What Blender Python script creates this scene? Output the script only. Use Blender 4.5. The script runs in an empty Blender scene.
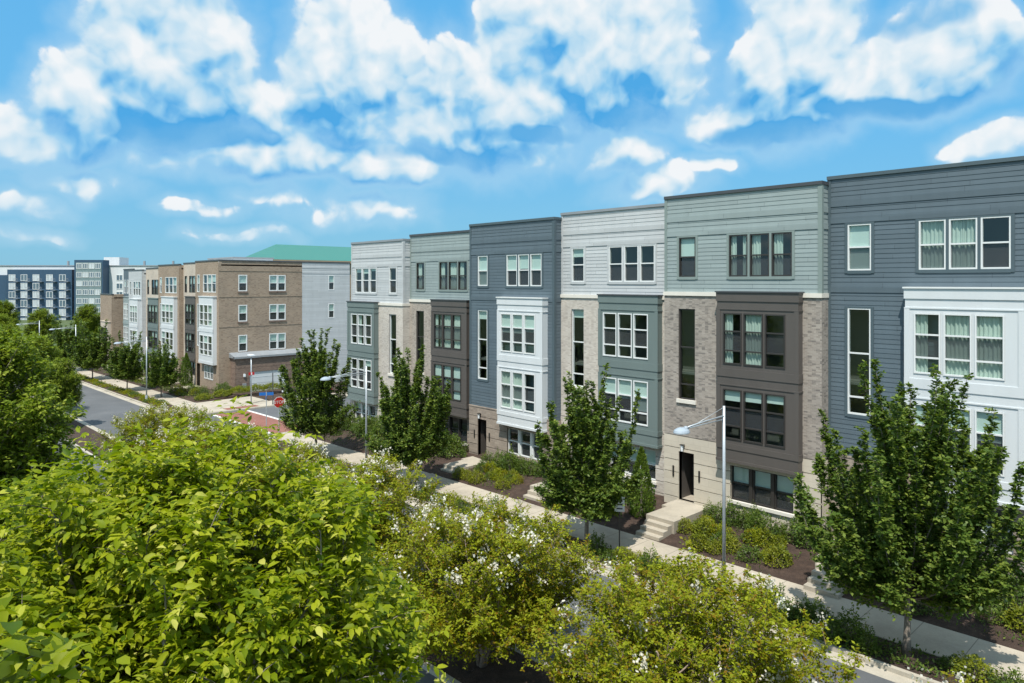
import bpy, math, random
import numpy as np

R = math.radians
scene = bpy.context.scene
COL = scene.collection
CAMZ = 11.0
rnd = random.Random(7)

# ------------------------------------------------------------------ objects
def tag(o, label=None, cat=None, group=None, kind=None):
    if label: o['label'] = label
    if cat: o['category'] = cat
    if group: o['group'] = group
    if kind: o['kind'] = kind
    return o

def thing(name, label, cat, loc=(0, 0, 0), rz=0.0, group=None):
    o = bpy.data.objects.new(name, None)
    COL.objects.link(o)
    o.empty_display_size = 0.3
    o.location = loc
    o.rotation_euler = (0, 0, rz)
    return tag(o, label, cat, group)

KIDS = {}
def obj(name, mesh, parent=None):
    o = bpy.data.objects.new(name, mesh)
    COL.objects.link(o)
    if parent is not None:
        o.parent = parent
        KIDS.setdefault(parent.name, []).append(o)
    return o

def dup(root, loc, rz=0.0, s=1.0, label=None, group=None):
    r = root.copy(); COL.objects.link(r)
    r.location = loc; r.rotation_euler = (0, 0, rz); r.scale = (s, s, s)
    if label: r['label'] = label
    if group: r['group'] = group
    for ch in KIDS.get(root.name, []):
        c = ch.copy(); COL.objects.link(c); c.parent = r
        for g in KIDS.get(ch.name, []):
            d = g.copy(); COL.objects.link(d); d.parent = c
    return r

class M:
    """collects faces, then links them as ONE mesh object"""
    def __init__(s): s.v = []; s.f = []; s.mi = []; s.cur = 0
    def face(s, *pts):
        i = len(s.v); s.v.extend([tuple(p) for p in pts]); s.f.append(tuple(range(i, i + len(pts)))); s.mi.append(s.cur)
    def box(s, x0, x1, y0, y1, z0, z1):
        a = [(x0, y0, z0), (x1, y0, z0), (x1, y1, z0), (x0, y1, z0), (x0, y0, z1), (x1, y0, z1), (x1, y1, z1), (x0, y1, z1)]
        for q in ((0, 3, 2, 1), (4, 5, 6, 7), (0, 1, 5, 4), (1, 2, 6, 5), (2, 3, 7, 6), (3, 0, 4, 7)):
            s.face(*[a[k] for k in q])
        return s
    def tube(s, pts, rad, n=6, cap=True):
        pts = [np.array(p, float) for p in pts]
        rings = []
        up = np.array((0.31, 0.17, 0.93))
        for i, p in enumerate(pts):
            d = pts[min(i + 1, len(pts) - 1)] - pts[max(i - 1, 0)]
            d /= (np.linalg.norm(d) + 1e-9)
            a = np.cross(d, up)
            if np.linalg.norm(a) < 0.05: a = np.cross(d, (1, 0, 0))
            a /= np.linalg.norm(a); b = np.cross(d, a)
            r = rad[i] if hasattr(rad, '__len__') else rad
            base = len(s.v)
            for k in range(n):
                t = 2 * math.pi * k / n
                s.v.append(tuple(p + r * (math.cos(t) * a + math.sin(t) * b)))
            rings.append(base)
        for i in range(len(rings) - 1):
            for k in range(n):
                k2 = (k + 1) % n
                s.f.append((rings[i] + k, rings[i] + k2, rings[i + 1] + k2, rings[i + 1] + k)); s.mi.append(s.cur)
        if cap:
            s.f.append(tuple(rings[0] + k for k in range(n))[::-1]); s.mi.append(s.cur)
            s.f.append(tuple(rings[-1] + k for k in range(n))); s.mi.append(s.cur)
        return s
    def ngon_prism(s, pts, off):
        """pts: planar loop, off: extrusion vector"""
        n = len(pts); q = [tuple(np.array(p) + np.array(off)) for p in pts]
        s.face(*pts[::-1]); s.face(*q)
        for k in range(n):
            s.face(pts[k], pts[(k + 1) % n], q[(k + 1) % n], q[k])
        return s
    def mesh(s, name, mats, smooth=False):
        me = bpy.data.meshes.new(name)
        me.from_pydata(s.v, [], s.f)
        if not isinstance(mats, (list, tuple)): mats = [mats]
        for m in mats: me.materials.append(m)
        me.polygons.foreach_set('material_index', s.mi)
        if smooth: me.polygons.foreach_set('use_smooth', [True] * len(s.f))
        uv = me.uv_layers.new(name='metres').data
        co = [0.0] * (2 * len(me.loops))
        for p in me.polygons:
            nx, ny, nz = p.normal
            ax = 'z' if abs(nz) > 0.75 else ('x' if abs(nx) > abs(ny) else 'y')
            for li in p.loop_indices:
                v = me.vertices[me.loops[li].vertex_index].co
                co[2 * li], co[2 * li + 1] = (v.x, v.y) if ax == 'z' else ((v.y, v.z) if ax == 'x' else (v.x, v.z))
        uv.foreach_set('uv', co)
        me.update()
        return me
    def build(s, name, mats, parent=None, smooth=False):
        return obj(name, s.mesh(name, mats, smooth), parent)

# ------------------------------------------------------------------ materials
def newmat(name):
    m = bpy.data.materials.new(name); m.use_nodes = True
    nt = m.node_tree
    return m, nt, nt.nodes['Principled BSDF']

def N(nt, t, **kw):
    n = nt.nodes.new(t)
    for k, v in kw.items(): setattr(n, k, v)
    return n

def ramp(nt, fac, stops):
    r = N(nt, 'ShaderNodeValToRGB')
    e = r.color_ramp.elements
    while len(e) < len(stops): e.new(0.5)
    for k, (p, c) in enumerate(stops):
        e[k].position = p; e[k].color = (c[0], c[1], c[2], 1)
    nt.links.new(fac, r.inputs[0])
    return r.outputs[0]

def noise(nt, scale, detail=4, rough=0.55, vec=None, dist=0.0):
    n = N(nt, 'ShaderNodeTexNoise')
    n.inputs['Scale'].default_value = scale; n.inputs['Detail'].default_value = detail
    n.inputs['Roughness'].default_value = rough; n.inputs['Distortion'].default_value = dist
    if vec is not None: nt.links.new(vec, n.inputs['Vector'])
    return n.outputs['Fac']

def coord(nt, which='Object'):
    return N(nt, 'ShaderNodeTexCoord').outputs[which]

def mix(nt, fac, a, b, mode='MIX'):
    n = N(nt, 'ShaderNodeMix', data_type='RGBA', blend_type=mode)
    for s, v in ((n.inputs[0], fac), (n.inputs[6], a), (n.inputs[7], b)):
        if isinstance(v, (int, float)): s.default_value = v
        elif isinstance(v, tuple): s.default_value = (*v, 1)
        else: nt.links.new(v, s)
    return n.outputs[2]

def painted(name, col, rough=0.55, var=0.10, scale=0.9, streak=True, metallic=0.0):
    m, nt, b = newmat(name)
    oc = coord(nt)
    mp = N(nt, 'ShaderNodeMapping'); mp.inputs['Scale'].default_value = (1.6, 1.6, 0.25) if streak else (1, 1, 1)
    nt.links.new(oc, mp.inputs[0])
    f = noise(nt, scale, 5, 0.6, mp.outputs[0])
    lo = tuple(c * (1 - var) for c in col); hi = tuple(min(1, c * (1 + var)) for c in col)
    nt.links.new(ramp(nt, f, [(0.3, lo), (0.7, hi)]), b.inputs['Base Color'])
    b.inputs['Roughness'].default_value = rough; b.inputs['Metallic'].default_value = metallic
    return m

def siding_joints(m, step=3.6):
    """butt joints and board-to-board tone on lap siding"""
    nt = m.node_tree; b = nt.nodes['Principled BSDF']; src = b.inputs['Base Color'].links[0].from_socket
    mp = N(nt, 'ShaderNodeMapping'); mp.inputs['Scale'].default_value = (1 / step, 1 / .185, 1); nt.links.new(coord(nt, 'UV'), mp.inputs[0])
    sp = N(nt, 'ShaderNodeSeparateXYZ'); nt.links.new(mp.outputs[0], sp.inputs[0])
    row = N(nt, 'ShaderNodeMath', operation='FLOOR'); nt.links.new(sp.outputs[1], row.inputs[0])
    w1 = N(nt, 'ShaderNodeTexWhiteNoise', noise_dimensions='1D'); nt.links.new(row.outputs[0], w1.inputs['W'])
    sh = N(nt, 'ShaderNodeMath', operation='ADD'); nt.links.new(sp.outputs[0], sh.inputs[0]); nt.links.new(w1.outputs['Value'], sh.inputs[1])
    fr = N(nt, 'ShaderNodeMath', operation='FRACT'); nt.links.new(sh.outputs[0], fr.inputs[0])
    lt = N(nt, 'ShaderNodeMath', operation='LESS_THAN'); nt.links.new(fr.outputs[0], lt.inputs[0]); lt.inputs[1].default_value = .004
    fl = N(nt, 'ShaderNodeMath', operation='FLOOR'); nt.links.new(sh.outputs[0], fl.inputs[0])
    cb = N(nt, 'ShaderNodeCombineXYZ'); nt.links.new(fl.outputs[0], cb.inputs[0]); nt.links.new(row.outputs[0], cb.inputs[1])
    w2 = N(nt, 'ShaderNodeTexWhiteNoise', noise_dimensions='2D'); nt.links.new(cb.outputs[0], w2.inputs['Vector'])
    c = mix(nt, 1.0, src, ramp(nt, w2.outputs['Value'], [(0, (.93, .93, .93)), (1, (1.06, 1.06, 1.06))]), 'MULTIPLY')
    c = mix(nt, lt.outputs[0], c, mix(nt, 1.0, src, (.5, .5, .5), 'MULTIPLY'))
    nt.links.new(c, b.inputs['Base Color'])

def brick(name, c1, c2, mortar, c3=None, bw=0.21, rh=0.072, bump=0.35):
    m, nt, b = newmat(name)
    uv = coord(nt, 'UV')
    t = N(nt, 'ShaderNodeTexBrick')
    t.inputs['Scale'].default_value = 1.0; t.inputs['Brick Width'].default_value = bw
    t.inputs['Row Height'].default_value = rh; t.inputs['Mortar Size'].default_value = 0.006
    t.inputs['Mortar Smooth'].default_value = 0.2
    t.inputs['Color1'].default_value = (*c1, 1); t.inputs['Color2'].default_value = (*c2, 1); t.inputs['Mortar'].default_value = (*mortar, 1)
    nt.links.new(uv, t.inputs['Vector'])
    c = t.outputs['Color']
    mp = N(nt, 'ShaderNodeMapping'); mp.inputs['Scale'].default_value = (1 / bw, 1 / rh, 1)
    nt.links.new(uv, mp.inputs[0])
    wnz = N(nt, 'ShaderNodeTexWhiteNoise', noise_dimensions='2D'); fl = N(nt, 'ShaderNodeVectorMath', operation='FLOOR'); nt.links.new(mp.outputs[0], fl.inputs[0]); nt.links.new(fl.outputs[0], wnz.inputs['Vector'])
    sp = wnz.outputs['Value']
    if c3:
        c = mix(nt, ramp(nt, sp, [(0.70, (0, 0, 0)), (1.0, (.85, .85, .85))]), c, c3)
    big = noise(nt, 0.5, 4, 0.6, uv)
    c = mix(nt, 1.0, c, ramp(nt, big, [(0.3, (0.86, 0.86, 0.86)), (0.7, (1.08, 1.07, 1.05))]), 'MULTIPLY')
    nt.links.new(c, b.inputs['Base Color'])
    b.inputs['Roughness'].default_value = 0.85
    bp = N(nt, 'ShaderNodeBump'); bp.inputs['Strength'].default_value = bump; bp.inputs['Distance'].default_value = 0.008
    nt.links.new(t.outputs['Fac'], bp.inputs['Height']); bp.invert = True
    nt.links.new(bp.outputs[0], b.inputs['Normal'])
    return m

def ground_mat(name, cols, scale=2.0, rough=0.9, bump=0.3, fine=30.0, bd=0.03, spots=None):
    m, nt, b = newmat(name)
    oc = coord(nt)
    f = noise(nt, scale, 8, 0.65, oc)
    g = noise(nt, fine, 4, 0.7, oc)
    c = ramp(nt, f, [(0.25 + 0.5 * k / max(1, len(cols) - 1), c) for k, c in enumerate(cols)])
    c = mix(nt, 0.8, c, ramp(nt, g, [(0.25, (0.62, 0.62, 0.62)), (0.75, (1.3, 1.3, 1.3))]), 'MULTIPLY')
    nt.links.new(c, b.inputs['Base Color']); b.inputs['Roughness'].default_value = rough
    bp = N(nt, 'ShaderNodeBump'); bp.inputs['Strength'].default_value = bump; bp.inputs['Distance'].default_value = bd
    nt.links.new(g, bp.inputs['Height']); nt.links.new(bp.outputs[0], b.inputs['Normal'])
    return m

def concrete(name, col, joint=1.5, axis=0, jw=0.012):
    """pale concrete with tooled joints across the walk"""
    m, nt, b = newmat(name)
    oc = coord(nt)
    f = noise(nt, 0.7, 6, 0.65, oc); g = noise(nt, 25, 3, 0.6, oc)
    c = ramp(nt, f, [(0.25, tuple(x * 0.70 for x in col)), (0.55, col), (0.8, tuple(x * 1.1 for x in col))])
    c = mix(nt, 0.5, c, ramp(nt, g, [(0.3, (0.8, 0.8, 0.8)), (0.7, (1.15, 1.15, 1.15))]), 'MULTIPLY')
    if joint:
        sp = N(nt, 'ShaderNodeSeparateXYZ'); nt.links.new(oc, sp.inputs[0])
        md = N(nt, 'ShaderNodeMath', operation='PINGPONG'); nt.links.new(sp.outputs[axis], md.inputs[0]); md.inputs[1].default_value = joint / 2
        lt = N(nt, 'ShaderNodeMath', operation='LESS_THAN'); nt.links.new(md.outputs[0], lt.inputs[0]); lt.inputs[1].default_value = jw
        c = mix(nt, lt.outputs[0], c, tuple(x * 0.45 for x in col))
    nt.links.new(c, b.inputs['Base Color']); b.inputs['Roughness'].default_value = 0.85
    return m

def leaf_mat(name, stops, trans=0.35, rough=0.45, tcol=None, spec=0.35):
    m, nt, b = newmat(name)
    at = N(nt, 'ShaderNodeAttribute'); at.attribute_name = 'tint'
    c = ramp(nt, at.outputs['Fac'], stops)
    nt.links.new(c, b.inputs['Base Color'])
    b.inputs['Roughness'].default_value = rough
    b.inputs['Specular IOR Level'].default_value = spec
    tr = N(nt, 'ShaderNodeBsdfTranslucent')
    nt.links.new(mix(nt, 1.0, c, tcol or (1.25, 1.3, 0.55), 'MULTIPLY'), tr.inputs[0])
    mx = N(nt, 'ShaderNodeMixShader'); mx.inputs[0].default_value = trans
    nt.links.new(b.outputs[0], mx.inputs[1]); nt.links.new(tr.outputs[0], mx.inputs[2])
    nt.links.new(mx.outputs[0], nt.nodes['Material Output'].inputs[0])
    return m

def glass_mat(name, tint, screen=0.0):
    m, nt, b = newmat(name)
    tr = N(nt, 'ShaderNodeBsdfTransparent'); tr.inputs[0].default_value = (*tint, 1)
    gl = N(nt, 'ShaderNodeBsdfGlossy'); gl.inputs['Roughness'].default_value = 0.02; gl.inputs['Color'].default_value = (0.92, 1.0, 0.99, 1)
    fr = N(nt, 'ShaderNodeLayerWeight'); fr.inputs[0].default_value = 0.5
    pw = N(nt, 'ShaderNodeMath', operation='POWER'); nt.links.new(fr.outputs['Facing'], pw.inputs[0]); pw.inputs[1].default_value = 4.0
    ad = N(nt, 'ShaderNodeMath', operation='MULTIPLY_ADD'); nt.links.new(pw.outputs[0], ad.inputs[0]); ad.inputs[1].default_value = 0.85; ad.inputs[2].default_value = 0.07; ad.use_clamp = True
    bp = N(nt, 'ShaderNodeBump'); bp.inputs['Strength'].default_value = 0.06; bp.inputs['Distance'].default_value = 0.02
    nt.links.new(noise(nt, 1.3, 2, 0.5, coord(nt)), bp.inputs['Height']); nt.links.new(bp.outputs[0], gl.inputs['Normal'])
    mx = N(nt, 'ShaderNodeMixShader')
    nt.links.new(ad.outputs[0], mx.inputs[0]); nt.links.new(tr.outputs[0], mx.inputs[1]); nt.links.new(gl.outputs[0], mx.inputs[2])
    out = mx.outputs[0]
    if screen:
        b.inputs['Base Color'].default_value = (0.055, 0.06, 0.066, 1); b.inputs['Roughness'].default_value = 0.7
        m2 = N(nt, 'ShaderNodeMixShader'); m2.inputs[0].default_value = screen
        nt.links.new(out, m2.inputs[1]); nt.links.new(b.outputs[0], m2.inputs[2]); out = m2.outputs[0]
    nt.links.new(out, nt.nodes['Material Output'].inputs[0])
    return m

MT = {}
MT['pale'] = painted('pale_grey_siding', (0.445, 0.465, 0.475), 0.6, 0.05)
MT['sage'] = painted('sage_siding', (0.25, 0.302, 0.302), 0.6, 0.06)
for _k in ('pale', 'sage'): siding_joints(MT[_k])
MT['sage_trim'] = painted('sage_trim_paint', (0.20, 0.25, 0.238), 0.6, 0.05)
MT['slate'] = painted('slate_siding', (0.088, 0.120, 0.143), 0.55, 0.07)
siding_joints(MT['slate'])
MT['slate_trim'] = painted('slate_trim_paint', (0.066, 0.097, 0.114), 0.55, 0.05)
MT['white'] = painted('white_paint', (0.58, 0.61, 0.625), 0.5, 0.04)
MT['vinyl'] = painted('white_vinyl_frame', (0.66, 0.68, 0.68), 0.4, 0.02)
MT['baysage'] = painted('dark_sage_panel', (0.138, 0.178, 0.172), 0.55, 0.05)
MT['baybrown'] = painted('brown_grey_panel', (0.088, 0.078, 0.071), 0.5, 0.06)
MT['bronze'] = painted('bronze_frame', (0.035, 0.032, 0.030), 0.4, 0.05)
MT['capmetal'] = painted('coping_metal', (0.06, 0.065, 0.072), 0.4, 0.08, streak=False)
MT['capgrey'] = painted('grey_coping_metal', (0.24, 0.26, 0.28), 0.4, 0.08, streak=False)
MT['brickgrey'] = brick('grey_blend_brick', (0.25, 0.218, 0.192), (0.35, 0.313, 0.277), (0.37, 0.338, 0.30), (0.13, 0.118, 0.11), bw=.17, rh=.062)
MT['brickcream'] = brick('pale_blend_brick', (0.46, 0.42, 0.37), (0.56, 0.52, 0.47), (0.50, 0.47, 0.43), (0.37, 0.33, 0.295), bw=.17, rh=.062)
MT['bricktan'] = brick('tan_blend_brick', (0.30, 0.26, 0.225), (0.40, 0.36, 0.31), (0.42, 0.38, 0.34), (0.22, 0.195, 0.175), bw=.17, rh=.062)
MT['brickbrown'] = brick('brown_brick', (0.27, 0.205, 0.15), (0.33, 0.255, 0.19), (0.34, 0.29, 0.23), (0.20, 0.145, 0.105))
MT['brickdark'] = brick('dark_brown_brick', (0.17, 0.115, 0.09), (0.215, 0.15, 0.115), (0.24, 0.20, 0.17), (0.12, 0.085, 0.07))
MT['brickbeige'] = brick('beige_brick', (0.47, 0.40, 0.33), (0.53, 0.47, 0.40), (0.48, 0.43, 0.37), None)
MT['stone'] = brick('cream_cast_stone', (0.50, 0.455, 0.375), (0.545, 0.50, 0.42), (0.43, 0.39, 0.32), None, 0.8, 0.3, 0.15)
MT['stonebrown'] = brick('taupe_cast_stone', (0.27, 0.225, 0.185), (0.34, 0.285, 0.235), (0.24, 0.20, 0.165), (0.20, 0.165, 0.14), 0.4, 0.14, 0.3)
MT['limestone'] = painted('limestone_trim', (0.66, 0.63, 0.565), 0.75, 0.06)
MT['concrete'] = concrete('porch_concrete', (0.38, 0.34, 0.275), 0)
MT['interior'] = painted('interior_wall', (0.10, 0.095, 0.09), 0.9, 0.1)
MT['roofing'] = painted('flat_roofing', (0.42, 0.42, 0.42), 0.9, 0.1, streak=False)
MT['doorpaint'] = painted('charcoal_door_paint', (0.035, 0.038, 0.042), 0.4, 0.05)
MT['black'] = painted('black_metal', (0.018, 0.018, 0.018), 0.4, 0.05)
MT['blind'] = painted('white_blind', (0.70, 0.73, 0.71), 0.9, 0.04)
MT['curtain'] = painted('pale_curtain', (0.60, 0.62, 0.58), 0.95, 0.10)
MT['glass'] = glass_mat('window_glass', (0.75, 0.86, 0.83))
MT['screen'] = glass_mat('screened_glass', (0.70, 0.82, 0.80), 0.45)
MT['galv'] = painted('galvanised_steel', (0.42, 0.46, 0.49), 0.38, 0.06, streak=False, metallic=0.35)
MT['lamphead'] = painted('lamp_grey_paint', (0.30, 0.35, 0.40), 0.3, 0.03, streak=False)
MT['lampwhite'] = painted('lamp_white_paint', (0.75, 0.80, 0.84), 0.35, 0.03, streak=False)
MT['bark'] = ground_mat('grey_bark', [(0.12, 0.10, 0.082), (0.21, 0.18, 0.15), (0.30, 0.265, 0.22)], 6, 0.95, 0.6, 25)
MT['barkpale'] = ground_mat('pale_smooth_bark', [(0.18, 0.13, 0.10), (0.27, 0.21, 0.16)], 5, 0.8, 0.2, 20)

# ------------------------------------------------------------------ ground height and setting
def zg(x):
    return 0.15 + 0.0125 * max(-150.0, min(60.0, x))

def gstrip(m, x0, x1, y0, y1, dz0, dz1=None, bottom=-0.3, n=1):
    """raised strip that follows the street's slope; dz0/dz1: height above the road at y0/y1"""
    if dz1 is None: dz1 = dz0
    a = [(x0, y0, zg(x0) + dz0), (x1, y0, zg(x1) + dz0), (x1, y1, zg(x1) + dz1), (x0, y1, zg(x0) + dz1)]
    b = [(p[0], p[1], zg(p[0]) + bottom) for p in a]
    m.face(*a)
    for k in range(4):
        m.face(b[k], b[(k + 1) % 4], a[(k + 1) % 4], a[k])

def ground_sheet():
    m = M()
    xs = [-1500, -600, -150, -100, -50, 0, 60, 300, 1200]; ys = [-1200, -300, -60, 0, 60, 200, 600, 1500]
    for i in range(len(xs) - 1):
        for j in range(len(ys) - 1):
            m.face(*[(x, y, zg(x) - 0.06) for x, y in ((xs[i], ys[j]), (xs[i + 1], ys[j]), (xs[i + 1], ys[j + 1]), (xs[i], ys[j + 1]))])
    mt = ground_mat('meadow_ground', [(0.035, 0.06, 0.018), (0.06, 0.09, 0.028), (0.10, 0.11, 0.045)], 0.4, 0.95, 0.3, 8)
    o = m.build('ground', mt); tag(o, kind='structure')
ground_sheet()

asphalt = ground_mat('asphalt', [(0.070, 0.075, 0.082), (0.095, 0.10, 0.106), (0.125, 0.13, 0.135)], 0.25, 0.9, 0.2, 60, 0.01)
def asphalt_wear():
    nt = asphalt.node_tree
    return nt
mulch = ground_mat('mulch', [(0.026, 0.015, 0.010), (0.055, 0.033, 0.023), (0.095, 0.06, 0.042)], 3, 0.95, 1.0, 28, 0.06)
lawn = ground_mat('lawn', [(0.05, 0.085, 0.02), (0.085, 0.12, 0.03), (0.13, 0.15, 0.05)], 1.5, 0.95, 0.8, 40, 0.05)
walkc = concrete('sidewalk_concrete', (0.40, 0.355, 0.285), 1.5, 0)
kerbc = concrete('kerb_concrete', (0.40, 0.365, 0.30), 3.0, 0)

NX0, NX1 = -51.0, 45.0      # block with the near row
FX0, FX1 = -140.0, -64.0    # block with the far row
def setting():
    m = M(); gstrip(m, -150, 58, 14.8, 21.5, 0.0, bottom=-0.2); tag(m.build('main_road', asphalt), kind='structure')
    m = M(); gstrip(m, FX1 + 0.15, NX0 - 0.15, 21.5, 140, 0.0, bottom=-0.2); tag(m.build('side_road', asphalt), kind='structure')
    m = M(); gstrip(m, -150, 58, 5.6, 12.2, 0.0, bottom=-0.2); tag(m.build('near_road', asphalt), kind='structure')
    m = M()
    for a, b in ((NX0, NX1), (FX0, FX1)):
        gstrip(m, a, b, 21.5, 21.66, 0.13)
        # concrete gutter pan beside the kerb
    gstrip(m, NX0 - 0.16, NX0, 21.5, 60, 0.13); gstrip(m, FX1, FX1 + 0.16, 21.5, 60, 0.13)
    tag(m.build('kerb', kerbc), kind='structure')
    m = M()
    for a, b in ((NX0, NX1), (FX0, FX1)): gstrip(m, a, b, 21.02, 21.5, 0.004, bottom=-0.1)
    gstrip(m, -150, 58, 14.8, 15.2, 0.004, bottom=-0.1)
    tag(m.build('gutter', kerbc), kind='structure')
    m = M(); gstrip(m, -150, 58, 14.62, 14.8, 0.13); gstrip(m, -150, 58, 12.2, 12.38, 0.13); gstrip(m, -150, 58, 5.42, 5.6, 0.13)
    tag(m.build('median_kerb', kerbc), kind='structure')
    m = M(); gstrip(m, -150, 58, 12.38, 14.62, 0.115, bottom=0); tag(m.build('median_mulch', mulch), kind='structure')
    m = M(); gstrip(m, -150, 58, -40, 5.42, 0.12, bottom=0); tag(m.build('near_verge', lawn), kind='structure')
    # tree strip, sidewalk, beds
    m = M(); gstrip(m, NX0, NX1, 21.66, 23.1, 0.12, bottom=0); gstrip(m, FX0, FX1 - 4.2, 21.66, 23.1, 0.12, bottom=0); tag(m.build('tree_strip_soil', mulch), kind='structure')
    m = M(); gstrip(m, NX0, NX1, 23.1, 25.1, 0.15, bottom=0)
    gstrip(m, FX0, FX1, 23.1, 25.1, 0.15, bottom=0)
    gstrip(m, FX1 - 4.2, FX1, 21.66, 23.1, 0.15, bottom=0)
    gstrip(m, FX1 - 2.6, FX1, 25.1, 60, 0.15, bottom=0)
    gstrip(m, -70.6, FX1 - 2.6, 25.1, 30.5, 0.15, 0.2, bottom=0)
    gstrip(m, NX0, NX0 + 1.6, 25.1, 60, 0.15, bottom=0)
    tag(m.build('sidewalk', walkc), kind='structure')
    m = M()
    gstrip(m, NX0 + 1.6, NX1, 25.1, 29.7, 0.16, 0.62, bottom=0); gstrip(m, FX0, -70.6, 25.1, 29.1, 0.16, 0.45, bottom=0)
    gstrip(m, NX0 + 1.6, NX0 + 2.4, 29.7, 60, 0.16, bottom=0); gstrip(m, -74, -70.6, 29.1, 60, 0.16, 0.3, bottom=0); gstrip(m, -70.6, FX1 - 2.6, 30.5, 60, 0.16, 0.3, bottom=0)
    tag(m.build('planting_bed_soil', mulch), kind='structure')
    # brick-red crosswalk with pale borders over the side street
    bm = brick('crosswalk_brick', (0.20, 0.075, 0.055), (0.25, 0.10, 0.075), (0.20, 0.12, 0.10), None, 0.2, 0.1, 0.1)
    m = M(); gstrip(m, FX1 + 0.5, NX0 - 0.4, 24.2, 27.0, 0.004, bottom=-0.1); tag(m.build('crosswalk', bm), kind='structure')
    wp = painted('crosswalk_white_border', (0.62, 0.61, 0.58), 0.7, 0.10, streak=False)
    m = M(); gstrip(m, FX1 + 0.5, NX0 - 0.4, 23.9, 24.2, 0.006, bottom=-0.1); gstrip(m, FX1 + 0.5, NX0 - 0.4, 27.0, 27.3, 0.006, bottom=-0.1)
    tag(m.build('crosswalk_border', wp), kind='structure')
    m = M(); gstrip(m, FX1 - 1.3, FX1 - 0.2, 25.6, 28.6, 0.158, bottom=0.1); tag(m.build('tactile_paving', bm), kind='structure')
    # dashed lane paint on the two carriageways
    yp = painted('road_white_paint', (0.55, 0.55, 0.53), 0.7, 0.15, streak=False)
    m = M()
    for k in range(34):
        x = -148 + 6 * k
        gstrip(m, x, x + 2.2, 8.85, 8.97, 0.004, bottom=-0.1)
    gstrip(m, NX0 + 1.2, NX0 + 1.6, 17.9, 21.0, 0.006, bottom=-0.1)
    tag(m.build('road_marking', yp), kind='structure')
setting()

# ------------------------------------------------------------------ wall builders
def cut(u0, u1, za, zb, ops):
    iv = [(u0, u1)]
    for a, b, c, d in ops:
        if c < zb - 1e-4 and d > za + 1e-4:
            nx = []
            for s, e in iv:
                if b <= s or a >= e: nx.append((s, e)); continue
                if a > s: nx.append((s, a))
                if b < e: nx.append((b, e))
            iv = nx
    return iv

def bands_wall(m, P, u0, u1, bands, ops=()):
    """bands: (za, zb, out at za, out at zb); P maps (u, out, z) to a point"""
    for za, zb, oa, ob in bands:
        zs = sorted({za, zb} | {z for o in ops for z in o[2:] if za < z < zb})
        for s, e in zip(zs[:-1], zs[1:]):
            f = lambda z: oa + (ob - oa) * (z - za) / (zb - za)
            for a, b in cut(u0, u1, s, e, ops):
                m.face(P(a, f(s), s), P(b, f(s), s), P(b, f(e), e), P(a, f(e), e))
    for lo, hi in zip(bands[:-1], bands[1:]):
        if abs(lo[3] - hi[2]) > 1e-4:
            z = hi[0]
            for a, b in cut(u0, u1, z - 1e-3, z + 1e-3, ops):
                m.face(P(a, lo[3], z), P(b, lo[3], z), P(b, hi[2], z), P(a, hi[2], z))

def lap(z0, z1, step=0.185, d=0.015):
    out = []; z = z0
    while z < z1 - 1e-3:
        t = min(z + step, z1); out.append((z, t, d, 0.002)); z = t
    return out

def courses(z0, z1, step=0.585, g=0.035, d=0.03):
    out = []; z = z1
    while z > z0 + 1e-3:
        b = max(z - step, z0)
        out.append((b, b + g, 0.0, 0.0)); out.append((b + g, z, d, d)); z = b
    return sorted(out)

def Pfront(y): return lambda u, o, z: (u, y - o, z)
def Pright(x): return lambda u, o, z: (x + o, u, z)
def Pleft(x): return lambda u, o, z: (x - o, u, z)

def reveals(m, ops, y, depth=0.12):
    for a, b, c, d in ops:
        m.face((a, y - 0.01, c), (b, y - 0.01, c), (b, y + depth, c), (a, y + depth, c))
        m.face((a, y - 0.01, d), (b, y - 0.01, d), (b, y + depth, d), (a, y + depth, d))
        m.face((a, y - 0.01, c), (a, y + depth, c), (a, y + depth, d), (a, y - 0.01, d))
        m.face((b, y - 0.01, c), (b, y + depth, c), (b, y + depth, d), (b, y - 0.01, d))

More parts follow.
